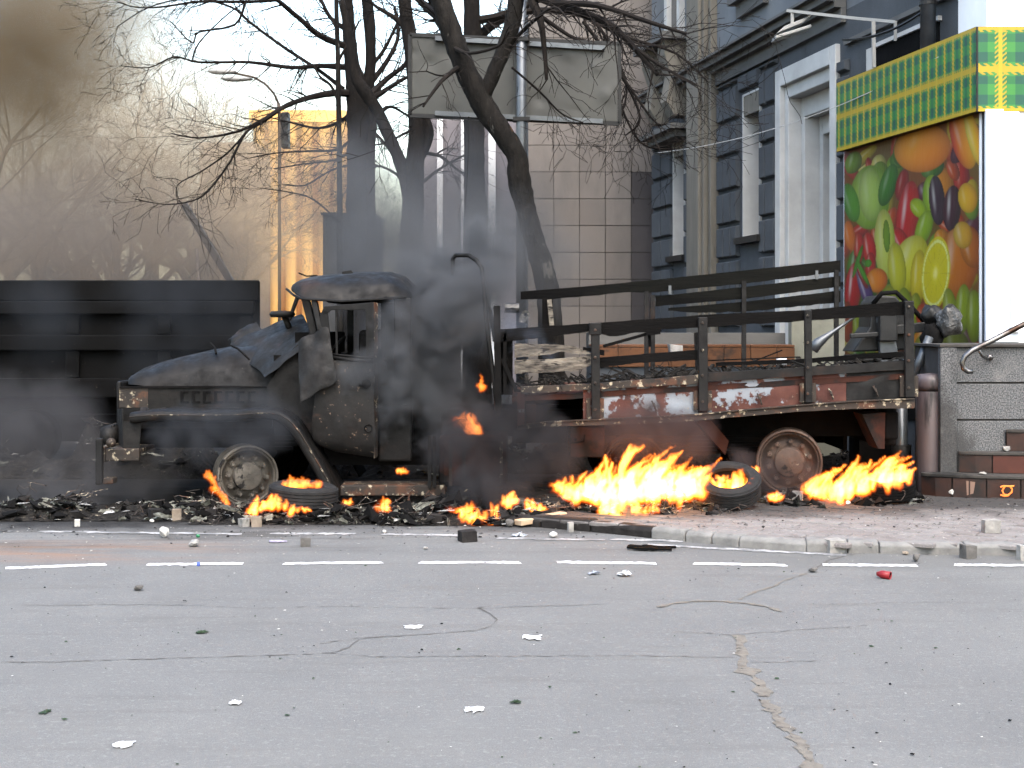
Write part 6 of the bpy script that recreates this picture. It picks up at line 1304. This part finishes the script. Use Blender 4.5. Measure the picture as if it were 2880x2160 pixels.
# ------------------------------------------------------------------ fire and smoke (volumes)
VOL = True
def volume(name, pts, res, nscale, namp, stretch, m, warp=0.0, detail=4, soft=1.0, thr=0.0, pad=1.3, shift=(0,0,0)):
    """points with radii -> fog grid: distance falloff broken up by warped noise"""
    pts = np.array(pts, float); lo = (pts[:, :3]-pts[:, 3:4]*pad).min(0); hi = (pts[:, :3]+pts[:, 3:4]*pad).max(0); lo[2] = max(lo[2], .01)
    me = bpy.data.meshes.new(name); me.from_pydata([tuple(p[:3]) for p in pts], [], [])
    a = me.attributes.new('rad', 'FLOAT', 'POINT'); a.data.foreach_set('value', pts[:, 3].astype(np.float32))
    o = bpy.data.objects.new(name, me); C.objects.link(o)
    ng = bpy.data.node_groups.new(name, 'GeometryNodeTree'); ng.interface.new_socket('Geometry', in_out='INPUT', socket_type='NodeSocketGeometry'); ng.interface.new_socket('Geometry', in_out='OUTPUT', socket_type='NodeSocketGeometry')
    gi, go = N(ng, 'NodeGroupInput'), N(ng, 'NodeGroupOutput'); L = ng.links.new; pos = N(ng, 'GeometryNodeInputPosition').outputs[0]
    def VM(op, a, b=None, s=None):
        n = N(ng, 'ShaderNodeVectorMath', operation=op)
        for i, x in enumerate((a, b)):
            if x is None: continue
            if isinstance(x, tuple): n.inputs[i].default_value = x
            else: L(x, n.inputs[i])
        if s is not None: n.inputs['Scale'].default_value = s
        return n
    def MA(op, a, b=None, clamp=False):
        n = N(ng, 'ShaderNodeMath', operation=op, use_clamp=clamp)
        for i, x in enumerate((a, b)):
            if x is None: continue
            if isinstance(x, (int, float)): n.inputs[i].default_value = x
            else: L(x, n.inputs[i])
        return n.outputs[0]
    q = VM('ADD', VM('MULTIPLY', pos, stretch).outputs[0], shift).outputs[0]
    no = N(ng, 'ShaderNodeTexNoise'); L(q, no.inputs['Vector']); no.inputs['Scale'].default_value = nscale; no.inputs['Detail'].default_value = detail; no.inputs['Roughness'].default_value = .58
    wp = VM('ADD', pos, VM('SCALE', VM('SUBTRACT', no.outputs['Color'], (.5,.5,.5)).outputs[0], None, warp).outputs[0]).outputs[0]
    sn = N(ng, 'GeometryNodeSampleNearest', domain='POINT'); L(gi.outputs[0], sn.inputs['Geometry']); L(wp, sn.inputs['Sample Position'])
    def samp(dt, src):
        s_ = N(ng, 'GeometryNodeSampleIndex', data_type=dt, domain='POINT'); L(gi.outputs[0], s_.inputs['Geometry']); L(src, s_.inputs['Value']); L(sn.outputs[0], s_.inputs['Index']); return s_.outputs[0]
    at_ = N(ng, 'GeometryNodeInputNamedAttribute', data_type='FLOAT'); at_.inputs['Name'].default_value = 'rad'
    Pn = samp('FLOAT_VECTOR', N(ng, 'GeometryNodeInputPosition').outputs[0]); Rn = samp('FLOAT', at_.outputs[0])
    f = MA('SUBTRACT', 1, MA('DIVIDE', VM('DISTANCE', Pn, wp).outputs['Value'], Rn)); f = MA('ADD', f, MA('MULTIPLY', MA('SUBTRACT', no.outputs['Fac'], .5), namp)); f = MA('MULTIPLY', MA('SUBTRACT', f, thr), soft, clamp=True)
    # fade at the box faces so that nothing is cut flat
    vc = N(ng, 'GeometryNodeVolumeCube'); L(f, vc.inputs['Density']); vc.inputs['Min'].default_value = lo; vc.inputs['Max'].default_value = hi; ext = hi-lo; k = res/ext.max()
    for i, ax in enumerate('XYZ'): vc.inputs['Resolution '+ax].default_value = max(6, int(ext[i]*k))
    sm = N(ng, 'GeometryNodeSetMaterial'); sm.inputs['Material'].default_value = m; L(vc.outputs[0], sm.inputs[0]); L(sm.outputs[0], go.inputs[0])
    md = o.modifiers.new('volume', 'NODES'); md.node_group = ng; me.materials.append(m); o['kind'] = 'stuff'
    return o
def smoke_mat(n, col, dens, an=0.0):
    m = bpy.data.materials.new(n); m.use_nodes = True; t = m.node_tree; t.nodes.clear(); o = N(t, 'ShaderNodeOutputMaterial'); v = N(t, 'ShaderNodeVolumePrincipled')
    v.inputs['Color'].default_value = (*col, 1); v.inputs['Density'].default_value = dens; v.inputs['Anisotropy'].default_value = an; t.links.new(v.outputs[0], o.inputs['Volume']); return m
def fire_mat(n, st, hot=1.0):
    m = bpy.data.materials.new(n); m.use_nodes = True; t = m.node_tree; t.nodes.clear(); L = t.links.new; o = N(t, 'ShaderNodeOutputMaterial'); at_ = N(t, 'ShaderNodeAttribute', attribute_name='density')
    r = N(t, 'ShaderNodeValToRGB'); L(at_.outputs['Fac'], r.inputs[0]); setramp(r, [(0, (0,0,0)), (.12, (.16,.012,.0)), (.35, (.62,.085,.006)), (.60, (1,.26,.018)), (1, (1,.50*hot,.11*hot))])
    em = N(t, 'ShaderNodeEmission'); L(r.outputs[0], em.inputs[0]); mu = N(t, 'ShaderNodeMath', operation='MULTIPLY'); L(at_.outputs['Fac'], mu.inputs[0]); mu.inputs[1].default_value = st; L(mu.outputs[0], em.inputs[1]); L(em.outputs[0], o.inputs['Volume']); return m
FM = fire_mat('flame', 14); FR = fire_mat('red_flame', 9, .5)
def flame(label, prof, Yf, dep, seed, res, m=FM, lean=.12, rad=.05, dens=90, amp=1.5):
    """prof: list of (px, top py, base py); a bed of short flames with torn tongues rising from it"""
    rr = random.Random(seed); x0, x1 = prof[0][0], prof[-1][0]; pts = []; W_ = (x1-x0)/FPX*Yf; n = max(5, int(dens*W_*max(.35, dep*2.2)))
    for q_ in range(n):
        px = x0+(x1-x0)*(q_+rr.random())/n; tp, bs = interp([(a, b) for a, b, c in prof], px), interp([(a, c) for a, b, c in prof], px); y = Yf+rr.uniform(-dep/2, dep/2); b = P(px, bs, Yf)
        full = (bs-tp)/FPX*Yf; cl = .5+.9*mnoise.noise(Vector((px*.028, seed*3.3, 0))); hgt = full*max(.25, min(1.05, (.35+.65*rr.random()**1.5)*(.62+.7*cl))); ln = lean+rr.gauss(0,.25)
        b.y = y; r0 = min(rad, .30*hgt+.014)*rr.uniform(.8, 1.3); ph = rr.uniform(0, 6.28); sw = rr.uniform(.02,.09)*min(1, hgt/.3)
        nj = min(44, max(8, int(hgt/.011)))
        for j in range(nj):
            k = j/(nj-1); pts.append((b.x+ln*hgt*k*k+sw*math.sin(ph+k*4.5)*k, y+sw*.5*math.cos(ph+k*4)*k, max(.02, b.z+hgt*k), r0*(1-k)**.8*(1+.25*math.sin(ph*2+k*9))+.02))
        if rad > .06 and q_ % 2 == 0: pts.append((b.x, y, b.z+full*rr.uniform(.08,.4), rad*rr.uniform(1.2,1.9)))
    if not VOL: return
    o = volume('flame', pts, res, .42/rad, amp, (1, 1, .38), m, warp=2.3*rad, detail=5, soft=1.25, thr=.02, pad=1.4, shift=(seed*1.3, 0, 0)); return tag(o, label, 'fire', 'fires burning in the wreckage')
flame('largest fire, white hot, under the truck bed', [(1570,1352,1385),(1620,1318,1392),(1680,1285,1400),(1740,1258,1402),(1790,1240,1396),(1850,1258,1385),(1920,1290,1382),(1984,1330,1378)], 12.25, .35, 1, 240, rad=.07, dens=110, lean=.45)
flame('low front lick of the largest fire over the debris', [(1688,1378,1432),(1720,1372,1446),(1748,1400,1440)], 11.95, .12, 2, 70, rad=.06)
flame('short pair of flames right of the low lick', [(1782,1416,1436),(1805,1408,1440),(1850,1418,1436)], 11.9, .08, 3, 60, rad=.045)
flame('wide ragged fire right of the rear wheel', [(2262,1335,1372),(2300,1288,1392),(2350,1282,1392),(2420,1286,1372),(2500,1280,1358),(2562,1318,1345)], 12.65, .28, 4, 210, lean=.75, rad=.06, dens=110)
flame('flames inside the tilted tyre', [(2008,1348,1366),(2045,1322,1372),(2085,1318,1372),(2108,1340,1362)], 12.42, .25, 5, 80, rad=.07)
flame('flames creeping past the front tyre toward the road', [(690,1388,1450),(715,1382,1440),(750,1382,1426),(800,1410,1432),(880,1432,1440)], 12.0, .14, 6, 130, rad=.065, lean=.25)
flame('orange flames rising inside the lying tyre', [(795,1345,1364),(830,1322,1364),(860,1348,1364),(905,1338,1362)], 12.34, .25, 7, 80, FR, rad=.06)
flame('thin flame strip left of the front wheel', [(583,1300,1340),(594,1288,1345),(606,1320,1378)], 12.55, .06, 8, 60, FR, rad=.05)
flame('thin flame curling under the front wheel rim', [(610,1352,1385),(625,1370,1400),(645,1400,1412)], 12.5, .05, 9, 50, FR, rad=.035)
flame('ragged fire beneath the cab, left of the split plank', [(1292,1415,1440),(1320,1402,1462),(1355,1412,1470),(1400,1432,1474),(1432,1455,1470)], 11.95, .22, 10, 110, rad=.075)
flame('small flame behind the split plank, left of its twin', [(1415,1392,1406),(1436,1382,1408),(1457,1396,1406)], 12.3, .06, 11, 50, rad=.05)
flame('small flame behind the split plank, right of its twin', [(1482,1410,1428),(1510,1396,1430),(1534,1412,1428)], 12.1, .06, 12, 50, rad=.05)
flame('orange flame in the black smoke behind the cab', [(1302,1165,1190),(1330,1132,1212),(1358,1170,1216)], 13.1, .12, 13, 70, FR, rad=.08)
flame('flicker high on the bed front post', [(1349,1060,1082),(1355,1055,1086)], 13.0, .03, 14, 24, FR, rad=.03)
flame('small flame at the foot of the rear wheel', [(2152,1382,1398),(2180,1376,1402),(2204,1384,1396)], 12.0, .06, 15, 50, rad=.045)
flame('small flame left of the rear wheel rim', [(2096,1312,1326),(2120,1302,1326),(2132,1300,1320)], 12.6, .05, 16, 40, rad=.04)
flame('tiny flames below the cab door', [(1072,1400,1424),(1082,1396,1430),(1094,1412,1428)], 12.1, .04, 17, 36, rad=.03)
flame('tiny flame in the dark below the cab', [(1124,1316,1324),(1134,1312,1326),(1142,1318,1326)], 13.1, .03, 18, 30, rad=.025)
flame('tiny flame at the edge of the lying tyre', [(968,1402,1412),(980,1400,1414),(986,1404,1412)], 12.2, .03, 19, 30, rad=.025)

SD1 = smoke_mat('black_smoke', (.115,.12,.13), 8); SD2 = smoke_mat('grey_smoke', (.075,.08,.09), 3.0); SD3 = smoke_mat('thin_smoke', (.13,.135,.145), .9)
BG = smoke_mat('warm_tinted_smoke', (.50,.405,.30), .14, .2); BR = smoke_mat('brown_smoke', (.25,.185,.11), .9, .3); BL = smoke_mat('low_brown_smoke', (.22,.19,.165), .5, .2)  # BG: brown smoke with warm sun glow tinted into its colour
def plume(name, label, path, n, jx, jy, jz, seed, m, res, nsc, warp, namp=1.6, soft=1.0, thr=.0):
    """path: (px, py, depth, radius) control points"""
    if not VOL: return
    rr = random.Random(seed); pts = []; q = smooth_path(path, 4)
    for _ in range(n):
        x, y, Yp, r = q[rr.randrange(len(q))]; p = P(x, y, Yp); pts.append((p.x+rr.gauss(0,jx), p.y+rr.gauss(0,jy), max(.05, p.z+rr.gauss(0,jz)), r*rr.uniform(.7,1.2)))
    o = volume(name, pts, res, nsc, namp, (1,1,1), m, warp=warp, soft=soft, thr=thr, shift=(seed*2.1, 0, 0)); return tag(o, label, 'smoke')
plume('smoke', 'dense black smoke rolling out behind the cab', [(1240,1130,13.2,.30),(1200,1060,13.2,.38),(1180,960,13.3,.42),(1230,880,13.4,.42),(1290,820,13.5,.36),(1330,760,13.6,.28)], 60, .12, .16, .12, 1, SD1, 130, 2.3, .7, 2.2, 1.3)
plume('smoke', 'thin grey smoke drifting up past the tree trunks', [(1000,760,16.5,.6),(1150,700,16.8,.8),(1300,680,17.2,.9),(1420,740,16.6,.7),(1250,600,18.5,1.0),(1050,640,18.5,.9)], 50, .3, .5, .25, 2, SD3, 70, 1.0, .8)
plume('smoke', 'grey smoke hanging between fender and front wheel', [(480,1230,12.85,.20),(560,1220,12.8,.24),(640,1200,12.8,.22),(740,1215,12.8,.22),(800,1260,12.85,.2)], 34, .10, .06, .07, 3, SD2, 90, 2.6, .35)
plume('smoke', 'low grey smoke before the bumper at left', [(-60,1240,13.6,.5),(80,1230,13.6,.5),(180,1260,13.6,.45),(300,1340,13.9,.35),(420,1350,13.3,.25),(120,1380,12.9,.25),(260,1400,12.8,.2)], 44, .16, .12, .10, 4, smoke_mat('low_smoke', (.10,.098,.102), 2.2), 80, 1.7, .5)
plume('smoke', 'dark smoke along the chassis between cab and bed', [(1280,1240,12.75,.24),(1380,1230,12.7,.28),(1480,1220,12.7,.26),(1560,1260,12.6,.2),(1420,1330,12.5,.2),(1260,1380,12.3,.18)], 40, .10, .08, .08, 5, smoke_mat('chassis_smoke', (.055,.055,.06), 7), 90, 2.2, .4)
plume('smoke', 'smoke over the largest fire, tinted with its red light', [(1740,1225,12.5,.22),(1830,1205,12.5,.26),(1920,1220,12.5,.24)], 24, .12, .1, .05, 6, smoke_mat('firelight_tint_smoke', (.09,.07,.07), 4.5), 70, 2.4, .35)  # red light of the fire is tinted into this smoke colour
plume('smoke', 'bluish smoke over the charred bed corner', [(1410,900,13.2,.14),(1440,930,13.1,.18),(1500,970,13.0,.14),(1560,1000,12.95,.12)], 24, .06, .08, .05, 7, smoke_mat('bed_smoke', (.18,.21,.27), 2.2), 70, 3.2, .3)
plume('smoke', 'smoke veiling the lower rim of the rear wheel', [(2170,1330,12.7,.14),(2220,1350,12.65,.16),(2270,1340,12.65,.14),(2080,1290,12.75,.14)], 20, .06, .05, .04, 8, smoke_mat('wheel_smoke', (.085,.07,.07), 5), 60, 3.2, .25)
plume('smoke', 'brown smoke bank tinted with warm sun glow over the street and far trees', [(-150,640,36,5),(100,600,38,5),(350,610,38,4.2),(480,660,38,3.2),(60,420,42,4.5),(240,400,44,3.5)], 44, 1.0, 2.5, .6, 9, BG, 64, .17, 2.6, 1.5)
plume('smoke', 'thin dark smoke drifting over the second truck and bonnet', [(60,880,15.6,.45),(260,900,15.5,.5),(430,860,15.6,.5),(600,840,15.7,.5),(700,900,15.6,.4),(520,1000,15.5,.4)], 34, .25, .12, .15, 15, smoke_mat('drift_smoke', (.055,.06,.068), .8), 60, 1.6, .5)
plume('smoke', 'smoke rising above the cab towards the sign', [(1180,840,14.6,.35),(1230,760,15.0,.45),(1300,690,15.4,.5),(1380,640,15.8,.5),(1150,700,15.6,.45),(1060,650,16.2,.5)], 36, .18, .2, .15, 16, smoke_mat('rising_smoke', (.13,.135,.145), 1.4), 70, 1.5, .5)
plume('smoke', 'smoke haze tinted with golden sun glow in front of the ochre building', [(730,420,52,2.6),(800,520,52,2.8),(870,600,52,2.8),(760,700,52,2.6),(900,420,53,2.4)], 26, .8, 1.5, .6, 17, smoke_mat('sun_glow_smoke', (.92,.66,.36), .11, .1), 44, .22, 1.6, 2.4, 1.2)  # smoke colour tinted gold to stand in for sun glow
plume('smoke', 'beige smoke spreading across the upper left sky', [(-40,330,41,3.2),(150,300,42,3.2),(300,230,43,2.8),(400,140,44,2.4),(330,40,43,2.6),(240,120,42,2.8),(420,330,44,2.4)], 36, .9, 1.5, .6, 18, smoke_mat('beige_smoke', (.80,.70,.53), .13, .2), 56, .2, 1.8, 2.2, 1.2)
plume('smoke', 'low brown smoke over the second truck', [(-200,720,24,1.6),(0,700,24,1.7),(200,730,25,1.5),(420,720,26,1.3),(600,745,26,.9)], 40, .5, 1.0, .2, 11, BL, 60, .5, 1.2)
plume('smoke', 'dense brown smoke cloud in the upper left corner', [(-150,-120,30,2.4),(40,-60,30,2.2),(160,-20,30,1.7),(230,60,30,1.2),(60,120,31,1.6),(-60,170,31,2.0),(130,200,31,1.0),(-40,300,31,1.4)], 50, .3, .8, .3, 10, BR, 60, .45, 1.1, 1.5, .8)
